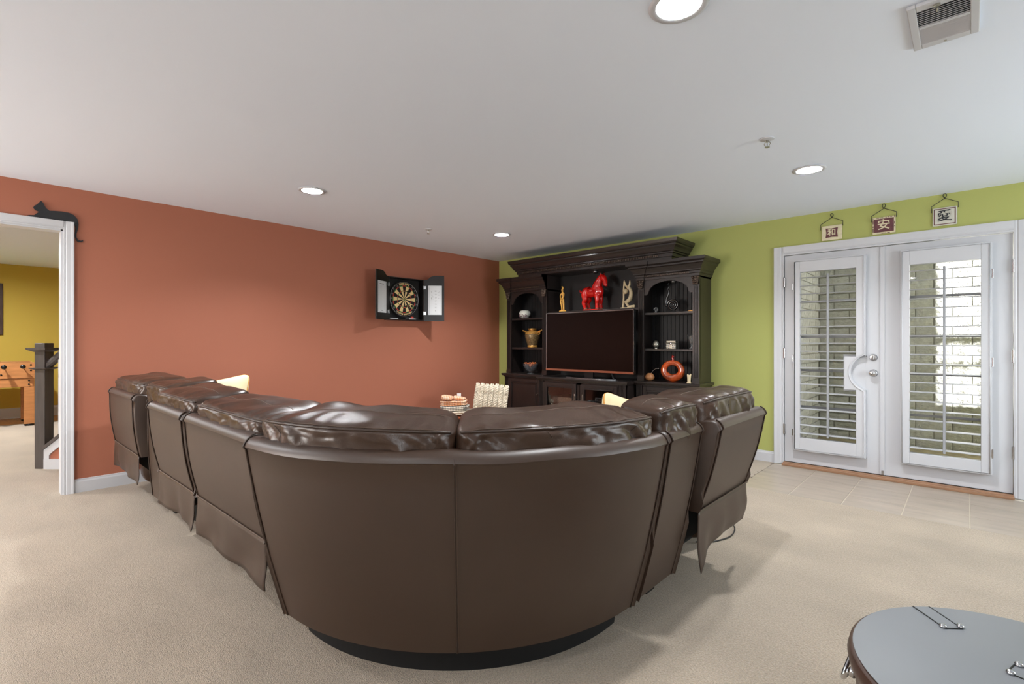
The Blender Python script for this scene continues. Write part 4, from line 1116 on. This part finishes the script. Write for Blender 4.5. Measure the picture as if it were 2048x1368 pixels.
# ------------------------------------------------------------------ dartboard cabinet on the terracotta wall
XB = XW
dc = thing('dartboard_cabinet', 'black wooden dartboard cabinet with open doors on the terracotta wall', 'cabinet', (XB, 3.7125, 1.745))
y0, y1, z0, z1, xf = 3.45, 3.975, 1.48, 2.01, XB+.105
MB().box(XB+.001, XB+.012, y0, y1, z0, z1).box(XB+.012, xf, y0, y0+.014, z0, z1).box(XB+.012, xf, y1-.014, y1, z0, z1).box(XB+.012, xf, y0+.014, y1-.014, z0, z0+.014).box(XB+.012, xf, y0+.014, y1-.014, z1-.014, z1).build('case', 'cab_black', dc, bevel=.002)
MB().box(XB+.012, XB+.02, y0+.014, y1-.014, z0+.014, z1-.014).build('felt_back', 'dart_black', dc)
def dc_door(hy, oy, ox, sgn, l):
    hp = Vector((xf, hy, 0)); op = Vector((ox, oy, 0)); dirv = (op-hp); L = dirv.length; dirv.normalize()
    nrm = Vector((dirv.y, -dirv.x, 0)); 
    if nrm.x < 0: nrm = -nrm
    L = .262
    pts = [(.002, z0-z0), (L, 0), (L, .585), (L*.62, .585)]
    for i in range(1, 9):
        a = i/9*PI/2; pts.append((L*.62-.10*math.sin(a)*1.0, .585-.05*(1-math.cos(a))))
    pts += [(L*.14, .53), (.002, .53)]
    def f(a, b, d): p = hp+dirv*a+nrm*d; return (p.x, p.y, z0+b)
    d_ = MB().prism(pts, f, -.014, 0).build('door', 'cab_black', dc); lab(d_, l)
    bd = MB(); bd.prism([(.06, .08), (L-.03, .08), (L-.03, .455), (.06, .455)], f, 0, .004); b_ = bd.build('scoreboard', 'board_white', d_)
    pr = MB()
    for (a, b, c, e) in ((.07, .072, .09, .445), (L-.042, L-.040, .09, .445), (.07, L-.04, .09, .0915), (.07, L-.04, .4435, .445)):
        pr.prism([(a, c), (b, c), (b, e), (a, e)], f, .004, .0044)
    def fr_(yy): return yy
    if sgn < 0:
        for k in range(5):
            a = .10+k*.026; pr.prism([(a, .11), (a+.0015, .11), (a+.0015, .40), (a, .40)], f, .004, .0044)
        pr.prism([(.11, .415), (.20, .415), (.20, .423), (.11, .423)], f, .004, .0044); pr.prism([(.13, .10), (.17, .10), (.17, .106), (.13, .106)], f, .004, .0044)
    pr.build('print_lines', 'board_grey', d_)
    if sgn > 0:
        # numbers run down the centre
        for k, s_ in enumerate(['20', '19', '18', '17', '16', '15', 'B']):
            c = f(.152, .385-.042*k, .0045); mt = Matrix.Translation(c) @ Matrix((( dirv.x, 0, nrm.x, 0), (dirv.y, 0, nrm.y, 0), (0, 1, 0, 0), (0, 0, 0, 1)))
            text_obj('scoreboard_number', s_, 'board_grey', .024, mt, d_, .0002)
        g2 = MB(); rnd = random.Random(4)
        for k in range(16):
            cx_ = rnd.choice((.10, .12, .195)); cz_ = rnd.uniform(.27, .39)
            g2.tube([f(cx_, cz_, .0048), f(cx_+rnd.uniform(-.012, .012), cz_+rnd.uniform(-.015, .015), .0048)], .0012, 4)
        g2.build('pen_marks', 'ink', d_)
    for b in (.10, .43):
        MB().tube([f(0, b-.022, .004), f(0, b+.022, .004)], .005, 8).prism([(.002, b-.02), (.03, b-.02), (.03, b+.02), (.002, b+.02)], f, .0, .002).build('hinge', 'silver', d_)
dc_door(y0, 3.213, -5.08, -1, 'left door with a narrow white scoreboard'); dc_door(y1, 4.17, -4.997, 1, 'right door with a white scoreboard of numbers')
# dartboard
dbd = thing('dartboard', 'round cream and black dartboard with numbered ring inside the open cabinet', 'dartboard', (XB+.02, 3.7125, 1.745))
yc, zc = 3.7125, 1.748; xd = XB+.052
def disc_x(r, x0, x1, n=48): 
    return MB().prism([(r*math.cos(2*PI*i/n), r*math.sin(2*PI*i/n)) for i in range(n)], lambda a, b, d: (d, yc+a, zc+b), x0, x1)
disc_x(.2255, XB+.02, xd).build('board_body', 'dart_black', dbd)
def wedge(r0, r1, a0, a1, x0, x1, n=4):
    pts = [(r1*math.sin(a0+(a1-a0)*i/n), r1*math.cos(a0+(a1-a0)*i/n)) for i in range(n+1)]+[(r0*math.sin(a1-(a1-a0)*i/n), r0*math.cos(a1-(a1-a0)*i/n)) for i in range(n+1)]
    return MB().prism(pts, lambda a, b, d: (d, yc+a, zc+b), x0, x1)
for i in range(20):
    a0 = (i-.5)*PI/10; a1 = (i+.5)*PI/10; dk = i % 2 == 0
    for (r0, r1) in ((.016, .099), (.107, .162)): wedge(r0, r1, a0, a1, xd, xd+.001).build('segment', 'dart_black' if dk else 'dart_cream', dbd)
    for (r0, r1) in ((.099, .107), (.162, .171)): wedge(r0, r1+.001, a0, a1, xd, xd+.0012).build('score_ring_segment', 'dart_red' if dk else 'dart_green', dbd)
disc_x(.016, xd, xd+.0014, 20).build('outer_bull', 'dart_green', dbd); disc_x(.007, xd, xd+.002, 14).build('bullseye', 'dart_red', dbd)
MB().tube([(xd+.003, yc+.212*math.sin(2*PI*i/60), zc+.212*math.cos(2*PI*i/60)) for i in range(60)], .0022, 6, closed=True).build('wire_ring', 'wire', dbd, smooth=True)
nums = [20, 1, 18, 4, 13, 6, 10, 15, 2, 17, 3, 19, 7, 16, 8, 11, 14, 9, 12, 5]
def xm(y, z, rot=0, x=xd+.0016):
    return Matrix.Translation((x, y, z)) @ Matrix(((0, 0, 1, 0), (1, 0, 0, 0), (0, 1, 0, 0), (0, 0, 0, 1))) @ Matrix.Rotation(rot, 4, 'Z')
for i, n_ in enumerate(nums):
    if i in (0, 10, 9, 11, 19, 1): continue
    a = i*PI/10; text_obj('ring_number', str(n_), 'wire', .030, xm(yc+.192*math.sin(a), zc+.192*math.cos(a)), dbd, .0004)
for k, c_ in enumerate('DART KING'):
    a = (k-4)*.085
    if c_ != ' ': text_obj('letter', c_, 'dart_cream', .036, xm(yc+.190*math.sin(a), zc+.190*math.cos(a), -a), dbd, .0006, bold=.001)
for k, c_ in enumerate('BRISTLE DARTBOARD'):
    a = (k-8)*.070
    if c_ != ' ': text_obj('letter', c_, 'dart_cream', .026, xm(yc+.190*math.sin(a), zc-.190*math.cos(a), a), dbd, .0006, bold=.001)
def dart(loc_y, loc_z, l, tilt=(0, 0)):
    t = thing('dart', l, 'dart', (xd, loc_y, loc_z))
    t.rotation_euler = (0, math.radians(tilt[0]), math.radians(tilt[1]))
    MB().tube([(0, 0, 0), (.03, 0, 0)], .001, 6).tube([(.03, 0, 0), (.075, 0, 0)], .0035, 8).build('barrel', 'silver', t, world=False)
    MB().tube([(.075, 0, 0), (.11, 0, 0)], .002, 6).box(.10, .135, -.0006, .0006, -.014, .014).box(.10, .135, -.014, .014, -.0006, .0006).build('flight', 'dart_black', t, world=False)
dart(yc+.02, zc-.075, 'black flighted dart stuck just below the bullseye', (8, 6)); dart(yc-.022, zc+.098, 'black flighted dart stuck above the bullseye', (8, -4)); dart(yc-.045, zc-.085, 'black flighted dart lower left of the bullseye', (6, -5))
dart(yc+.062, zc-.10, 'dart with dark flight stuck lower right of the bullseye', (6, 9))
t = thing('dart', 'red flighted dart resting on the lower edge inside the cabinet', 'dart', (XB+.07, 3.80, 1.515)); t.rotation_euler = (0, 0, math.radians(80))
MB().tube([(-.08, 0, 0), (.0, 0, .0)], .004, 8).build('barrel', 'silver', t, world=False); MB().box(.0, .035, -.001, .001, -.016, .016).box(.0, .035, -.016, .016, -.001, .001).build('flight', 'dart_red', t, world=False)
for (ya, yb, l) in ((3.475, 3.60, 'white marker pen lying at the left of the dart cabinet floor'), (3.76, 3.88, 'white marker pen lying at the right of the dart cabinet floor')):
    t = thing('marker_pen', l, 'pen', (XB+.09, (ya+yb)/2, z0+.021)); MB().tube([(XB+.09, ya, z0+.021), (XB+.09, yb-.03, z0+.021)], .007, 10).build('barrel', 'board_white', t, smooth=True); MB().tube([(XB+.09, yb-.03, z0+.021), (XB+.09, yb, z0+.021)], .0066, 10).build('cap', 'bezel', t, smooth=True)

# ------------------------------------------------------------------ cat cut-out lying on the casing
cpts = [(.300, 2.168), (.318, 2.178), (.345, 2.182), (.360, 2.20), (.372, 2.213), (.352, 2.222), (.340, 2.238), (.345, 2.252), (.362, 2.268), (.372, 2.284), (.384, 2.300), (.396, 2.285), (.402, 2.268), (.415, 2.245), (.432, 2.232), (.460, 2.236), (.50, 2.240), (.545, 2.238), (.575, 2.225), (.598, 2.195), (.604, 2.155), (.600, 2.115), (.592, 2.08), (.592, 2.050), (.600, 2.030), (.618, 2.026), (.630, 2.034), (.633, 2.026), (.622, 2.016), (.603, 2.014), (.588, 2.028), (.581, 2.055), (.583, 2.09), (.586, 2.125), (.580, 2.150), (.572, 2.1675)]
cpts = [(a, max(b, 2.1675) if a < .57 else b) for a, b in cpts]
t = MB().prism([(a, b) for a, b in cpts], lambda a, b, d: (XW+.001+d, a, b), 0, .012).build('cat_cutout', 'cat', None)
tag(t, 'flat black wooden cat silhouette lying on top of the doorway casing', 'wall decor')

# ------------------------------------------------------------------ plaques above the doors
def plaque(xc, zt, w, h, base, ink, char, label, border, inner, tl=0):
    t = thing('hanging_plaque', label, 'plaque', (xc, YW, zt-h), 0, 'character plaques above the french doors')
    y = YW-.004
    MB().box(xc-w/2, xc+w/2, y-.010, y, zt-h, zt).build('tile', base, t, bevel=.004)
    if border == 'diamond':
        pts = []; hw, hh = w*.30, h*.33
        for (sx, sz) in ((-1, -1), (1, -1), (1, 1), (-1, 1)):
            pts.append((sx*hw, sz*hh))
            nx_, nz_ = {(-1, -1): (0, -1), (1, -1): (1, 0), (1, 1): (0, 1), (-1, 1): (-1, 0)}[(sx, sz)]
            pts.append((nx_*hw*.86, nz_*hh*.88))
        MB().prism(pts, lambda a, b, d: (xc+a, d, zt-h/2+b), y-.0125, y-.010).build('inset', inner, t)
    elif border == 'full':
        MB().box(xc-w*.43, xc+w*.43, y-.013, y-.010, zt-h*.90, zt-h*.10).build('inset', inner, t, bevel=.001)
        g = MB(); rnd = random.Random(8)
        for k in range(26):
            s_ = rnd.choice((0, 1, 2, 3)); f = rnd.uniform(-.45, .45); L = rnd.uniform(.006, .02)
            if s_ < 2: g.box(xc+f*w, xc+f*w+L, y-.0115, y-.0095, zt-h*(.04 if s_ else .96)-.003, zt-h*(.04 if s_ else .96)+.002)
            else: g.box(xc+(.46 if s_ == 2 else -.47)*w-.002, xc+(.46 if s_ == 2 else -.47)*w+.003, y-.0115, y-.0095, zt-h/2+f*h, zt-h/2+f*h+L)
        g.build('worn_edges', 'maroon', t)
    else:
        e = .012; loop = [(-w/2+e, -h/2+e), (-w/2+e, h/2-e), (w/2-e, h/2-e), (w/2-e, -h/2+e)]
        g = MB()
        for i in range(4):
            a, b = loop[i], loop[(i+1) % 4]; g.box(xc+min(a[0], b[0])-.003, xc+max(a[0], b[0])+.003, y-.0115, y-.0098, zt-h/2+min(a[1], b[1])-.003, zt-h/2+max(a[1], b[1])+.003)
        g.build('border_line', inner, t)
    mt = Matrix.Translation((xc, y-.013, zt-h/2)) @ Matrix(((1, 0, 0, 0), (0, 0, -1, 0), (0, 1, 0, 0), (0, 0, 0, 1)))
    text_obj('character', char, ink, h*(.50 if border == 'diamond' else .66), mt, t, .0008, bold=.001)
    # wire hanger
    yh = y-.007; zc_ = zt+.075
    g = MB(); s = w/2+.006
    g.tube([(xc-s, yh-.006, zt-.035), (xc-s, yh-.006, zt+.018), (xc, yh-.002, zc_), (xc+s, yh-.006, zt+.030), (xc+s, yh-.006, zt-.015)], .0028, 6)
    g.tube([(xc+.011*math.sin(2*PI*i/16), yh-.002, zc_+.022+.016*math.cos(2*PI*i/16)) for i in range(16)], .0028, 6, closed=True)
    g.tube([(xc-.004, yh-.002, zc_-.004), (xc+.004, yh-.003, zc_+.008)], .004, 6)
    g.build('wire_hanger', 'iron', t, smooth=True)
plaque(-.948, 2.303, .165, .137, 'cream_tile', 'cream_tile', '和', 'cream plaque with a maroon square bearing one character, leftmost over the doors', 'diamond', 'maroon')
plaque(-.555, 2.317, .165, .148, 'cream_tile', 'cream_tile', '安', 'maroon plaque with one cream character, middle of three over the doors', 'full', 'maroon')
plaque(-.148, 2.327, .155, .150, 'grey_tile', 'ink', '愛', 'pale grey plaque with one black character, rightmost over the doors', 'line', 'maroon')

# ------------------------------------------------------------------ room beyond the opening
nx, ny, hs_ = -6.57, .50, .048
nw = thing('newel_post', 'dark stained square newel post with collars standing beyond the doorway', 'post', (nx, ny, 0))
E1 = Vector((.7374, .6755, 0)); E2 = Vector((-.6755, .7374, 0)); NB = Vector((nx, ny, 0))
def GV(mb): mb.v = [tuple(NB+E1*x+E2*y+Vector((0, 0, z))) for x, y, z in mb.v]; return mb
GV(MB().box(-hs_, hs_, -hs_, hs_, 0, 1.20)).build('shaft', 'newel', nw, bevel=.003)
def collar(z0_, z1_, pr):
    vs = []
    for (z, p) in ((z0_, .004), (z0_+(z1_-z0_)*.55, pr), (z1_, pr+.004)):
        q = hs_+p; vs += [(-q, -q, z), (q, -q, z), (q, q, z), (-q, q, z)]
    fs = [(3, 2, 1, 0), (8, 9, 10, 11)]+[(i*4+k, i*4+(k+1) % 4, (i+1)*4+(k+1) % 4, (i+1)*4+k) for i in range(2) for k in range(4)]
    GV(MB().add(vs, fs)).build('collar', 'newel', nw)
collar(1.115, 1.155, .042); collar(.945, .965, .028)
ra = thing('handrail', 'dark wooden stair handrail rising to the right from the newel post', 'handrail', (-6.4, .65, 1.0))
GV(MB().prism([(-.03, -.03), (-.035, .0), (-.025, .028), (0, .036), (.025, .028), (.035, 0), (.03, -.03), (.015, -.045), (-.015, -.045)], lambda a, b, d: (d, a, .955+d*.86+b), hs_+.001, 1.1)).build('rail', 'newel', ra)
h1 = hs_+.002; SL = .78; zt0 = .165
struct('wall_stair', GV(MB().prism([(h1, 0), (1.15, 0), (1.15, zt0+SL*1.1), (h1, zt0+.02)], lambda a, b, d: (a, d, b), -.045, .05)), 'orange')
struct('trim_5', GV(MB().prism([(h1, zt0+.02), (h1, zt0+.055), (1.15, zt0+.055+SL*1.087), (1.15, zt0+.02+SL*1.087)], lambda a, b, d: (a, d, b), -.07, .07)), 'newel')
struct('trim_6', GV(MB().prism([(h1, .09), (h1, zt0+.02), (1.15, zt0+.02+SL*1.087), (1.15, zt0-.03+SL*1.087), (.115, zt0-.015), (.10, zt0-.035), (.10, .09)], lambda a, b, d: (a, d, b), -.06, -.045).box(h1, 1.15, -.062, -.045, 0, .095)), 'white')
for i in range(2):
    tt = .165+i*.115
    bl = GV(MB().box(tt-.016, tt+.016, -.016, .016, zt0+.055+SL*(tt-.07), .90+tt*.86)).build('baluster', 'white', None)
    tag(bl, 'white square stair baluster nearest the dark newel post' if i == 0 else 'white square stair baluster second from the dark newel post', 'baluster', 'stair balusters')
fb = thing('foosball_table', 'honey wood foosball table with black handles in the room beyond', 'table', (-10.3, -.1, 0))
fx0, fx1, fy0, fy1 = -10.75, -10.0, -.85, .67
MB().box(fx1-.022, fx1, fy0, fy1, .69, .915).build('side_panel', 'honey', fb, bevel=.003); MB().box(fx0, fx0+.022, fy0, fy1, .69, .915).build('side_panel', 'honey', fb, bevel=.003)
MB().box(fx0+.022, fx1-.022, fy1-.022, fy1, .69, .905).build('end_panel', 'honey', fb, bevel=.003); MB().box(fx0+.022, fx1-.022, fy0, fy0+.022, .69, .905).build('end_panel', 'honey', fb, bevel=.003)
MB().box(fx0+.012, fx1-.012, fy0+.012, fy1-.012, .565, .685).build('apron', 'honey', fb, bevel=.003)
MB().box(fx0+.022, fx1-.022, fy0+.022, fy1-.022, .76, .77).build('playfield', 'dart_green', fb)
for (a, b) in ((fx1-.12, fy1-.12), (fx1-.12, fy0+.01), (fx0+.01, fy1-.12), (fx0+.01, fy0+.01)):
    lg = MB().box(a, a+.11, b, b+.11, .03, .564).build('leg', 'honey', fb, bevel=.003); MB().lathe([(0, 0), (.05, 0), (.055, .02), (.05, .03)], (a+.055, b+.055, 0), 16).build('leveler', 'black_plastic', lg)
for i in range(8):
    y = .53-i*.19
    r_ = MB().tube([(fx0-.1, y, .86), (fx1+.10, y, .86)], .007, 8).build('rod', 'silver', fb, smooth=True)
    MB().lathe([(0, 0), (.024, .003), (.030, .02), (.030, .05), (.022, .08), (.018, .11), (0, .112)], (0, 0, 0), 16)
    h_ = MB().lathe([(0, 0), (.022, .003), (.030, .02), (.030, .05), (.022, .08), (.018, .11), (0, .112)], (0, 0, 0), 16)
    h_.v = [(fx1+.17-z, y+a, .86+b) for a, b, z in h_.v]; h_.build('handle', 'black_plastic', r_, smooth=True)
for (y, z) in ((.60, .655), (.60, .60), (.32, .745), (.62, .88), (.62, .80)):
    MB().ellipsoid((fx1+.001, y, z), (.006, .012, .012), None, 10, 6).build('bolt', 'black_metal', fb, smooth=True)
pf = thing('picture_frame', 'dark framed picture on the mustard wall at the left edge', 'picture', (-11.2, .1, 1.7))
MB().box(-11.198, -11.17, .34, .375, 1.32, 2.13).box(-11.198, -11.17, -.3, -.265, 1.32, 2.13).box(-11.198, -11.17, -.265, .34, 1.32, 1.355).box(-11.198, -11.17, -.265, .34, 2.095, 2.13).build('frame', 'drumwood', pf, bevel=.004)
MB().box(-11.198, -11.185, -.265, .34, 1.355, 2.095).build('print', 'grey_tile', pf)

# ------------------------------------------------------------------ side table with throws in the far corner
st_ = thing('side_table', 'low honey wood table by the corner carrying folded throws', 'table', (-4.62, 4.22, 0))
MB().box(-5.02, -4.22, 3.86, 4.62, .250, .280).build('table_top', 'honey', st_, bevel=.005)
for (a, b) in ((-4.99, 3.89), (-4.29, 3.89), (-4.99, 4.55), (-4.29, 4.55)): MB().box(a, a+.04, b, b+.04, 0, .249).build('leg', 'honey', st_)
def folded(name, label, c, sx, sy, layers, mt, rz, th=.018, tag_=False, parent=None):
    t = thing(name, label, 'blanket', c, rz)
    for i in range(layers):
        z = th*(i+.5); w_ = sx*(1-.04*(i % 2)); 
        def disp(q, P, i=i): return (P[0]+.006*noise.noise(Vector((P[1]*9, i, 2))), P[1]+.004*noise.noise(Vector((P[0]*9, i, 5))), P[2]*(1+.2*noise.noise(Vector((P[0]*8, P[1]*8, i))))+.010*noise.noise(Vector((P[0]*5, P[1]*5, layers))))
        MB().superbox(lambda x, y, zz: (x, y, z+zz), w_/2, sy/2, th*.52, p=5, n=10, disp=disp).build('fold', mt, t, smooth=True, world=False)
    return t
folded('folded_blanket', 'rust coloured cloth spread under the folded throws on the low table', (-4.72, 4.12, .283), .52, .42, 2, 'rust', .2, .014)
folded('folded_blanket', 'oatmeal folded throw lying under the charcoal checked blanket', (-4.62, 4.18, .318), .40, .34, 2, 'knit', .9, .022)
folded('folded_blanket', 'charcoal and cream checked folded blanket below the orange gingham one', (-4.72, 4.10, .37), .36, .30, 3, 'grey_check', .75, .018)
t = folded('folded_blanket', 'orange gingham folded blanket on top of the stack of throws', (-4.74, 4.10, .432), .33, .28, 3, 'orange_check', .75, .018)
def dsp(q, P): return (P[0], P[1]+.02*noise.noise(Vector((P[0]*7, 2, P[2]*7))), P[2]+.018*noise.noise(Vector((P[0]*9, P[1]*6, 8))))
MB().superbox(lambda x, y, z: (-.08+x, -.02+y, .085+z), .075, .11, .034, p=3, n=12, disp=dsp).build('bunched_fold', 'orange_check', t, smooth=True, world=False)
MB().superbox(lambda x, y, z: (.07+x, .0+y, .075+z*(1-x*4)), .08, .10, .026, p=3, n=12, disp=dsp).build('bunched_fold', 'orange_check', t, smooth=True, world=False)
MB().box(.03, .08, .10, .102, .06, .13).build('care_tag', 'board_white', t, world=False)
# chunky knit pillow: plaited yarn columns
kp = thing('knit_pillow', 'oatmeal chunky cable knit pillow leaning in front of the wall unit', 'pillow', (-4.43, 4.45, .475), math.radians(40))
kp.rotation_euler = (math.radians(-18), math.radians(4), math.radians(36))
MB().superbox(lambda x, y, z: (x, y, z), .20, .07, .19, p=5, n=12).build('cushion_core', 'knit', kp, smooth=True, world=False)
for c_ in range(7):
    x = -.186+c_*.062
    for s_ in range(3):
        pts = []; nn = 54
        for i in range(nn+1):
            f = i/nn; z = -.20+.40*f; a = f*2*PI*4.5+s_*2*PI/3
            yy = -.072*(1-abs(z/.215)**4)*(1-abs(x/.24)**4)-.006
            pts.append((x+.017*math.sin(a), yy-.012*math.cos(a)*math.cos(a*.5)-.004, z+.004*math.sin(x*30)))
        MB().tube(pts, .0125, 7).build('yarn_strand', 'knit', kp, smooth=True, world=False)

# ------------------------------------------------------------------ round table in the foreground
RX, RY, RR, TZ = .117, 1.481, .327, .50
rd = thing('round_table', 'round drum-shaped side table with grey top and dark wood band in foreground', 'table', (RX, RY, 0))
smooth_angle(MB().lathe([(0, TZ-.004), (RR-.004, TZ-.004), (RR-.001, TZ), (RR-.003, TZ+.0005), (0, TZ+.0005)], (RX, RY, 0), 96).build('table_top', 'tabletop', rd), 30)
smooth_angle(MB().lathe([(0, TZ-.05), (RR+.001, TZ-.05), (RR+.006, TZ-.045), (RR+.010, TZ-.022), (RR+.006, TZ-.006), (RR, TZ-.003), (RR-.01, TZ-.004)], (RX, RY, 0), 96).build('rim_band', 'drumwood', rd), 40)
smooth_angle(MB().lathe([(0, 0), (RR-.06, 0), (RR-.05, .012), (RR-.03, .15), (RR-.012, .3), (RR-.004, TZ-.051)], (RX, RY, 0), 96).build('drum_body', 'drumwood', rd), 30)
MB().lathe([(RR-.014, .30), (RR-.005, .30), (RR-.004, .315), (RR-.013, .318)], (RX, RY, 0), 96).build('hoop', 'black_metal', rd)
def polar(r, a, z): return (RX+r*math.cos(a), RY+r*math.sin(a), z)
for aa in (math.radians(183), math.radians(3)):
    pts = [polar(RR+.008+.012*math.sin(PI*i/14), aa-.16+.32*i/14, TZ-.07-.045*abs(math.sin(PI*i/14))) for i in range(15)]
    h_ = MB().tube(pts, .005, 8).build('bail_handle', 'silver', rd, smooth=True)
    for k in (-.16, .16): MB().ellipsoid(polar(RR, aa+k, TZ-.07), (.010, .010, .013)).build('handle_mount', 'silver', h_, smooth=True)
# hinge straps set in the top
def strap(p, q, wv):
    p = Vector((p[0], p[1], 0)); q = Vector((q[0], q[1], 0)); d = (q-p).normalized(); n_ = Vector((-d.y, d.x, 0))
    def f(a, b, dd): v = p+d*a+n_*b; return (v.x, v.y, TZ+dd)
    L = (q-p).length
    h_ = MB().prism([(0, 0), (L, 0), (L, wv), (0, wv)], f, .0005, .0012).build('hinge_strap', 'tabletop', rd)
    g = MB()
    for b in (0, wv): 
        g.prism([(0, b-.0015), (L, b-.0015), (L, b+.0015), (0, b+.0015)], f, .0010, .0020)
    g.prism([(L-.0015, 0), (L+.0015, 0), (L+.0015, wv), (L-.0015, wv)], f, .0010, .0020)
    g.build('strap_edge', 'black_metal', h_)
    for b in (0, wv):
        c = f(L-.006, b, .004); MB().ellipsoid(c, (.008, .008, .006)).build('rivet', 'silver', h_, smooth=True)
strap((-.111, 1.713), (-.044, 1.634), .042)
strap((.150, 1.480), (.060, 1.508), -.05)

for o in list(bpy.data.objects):
    if '_o' in o: del o['_o']
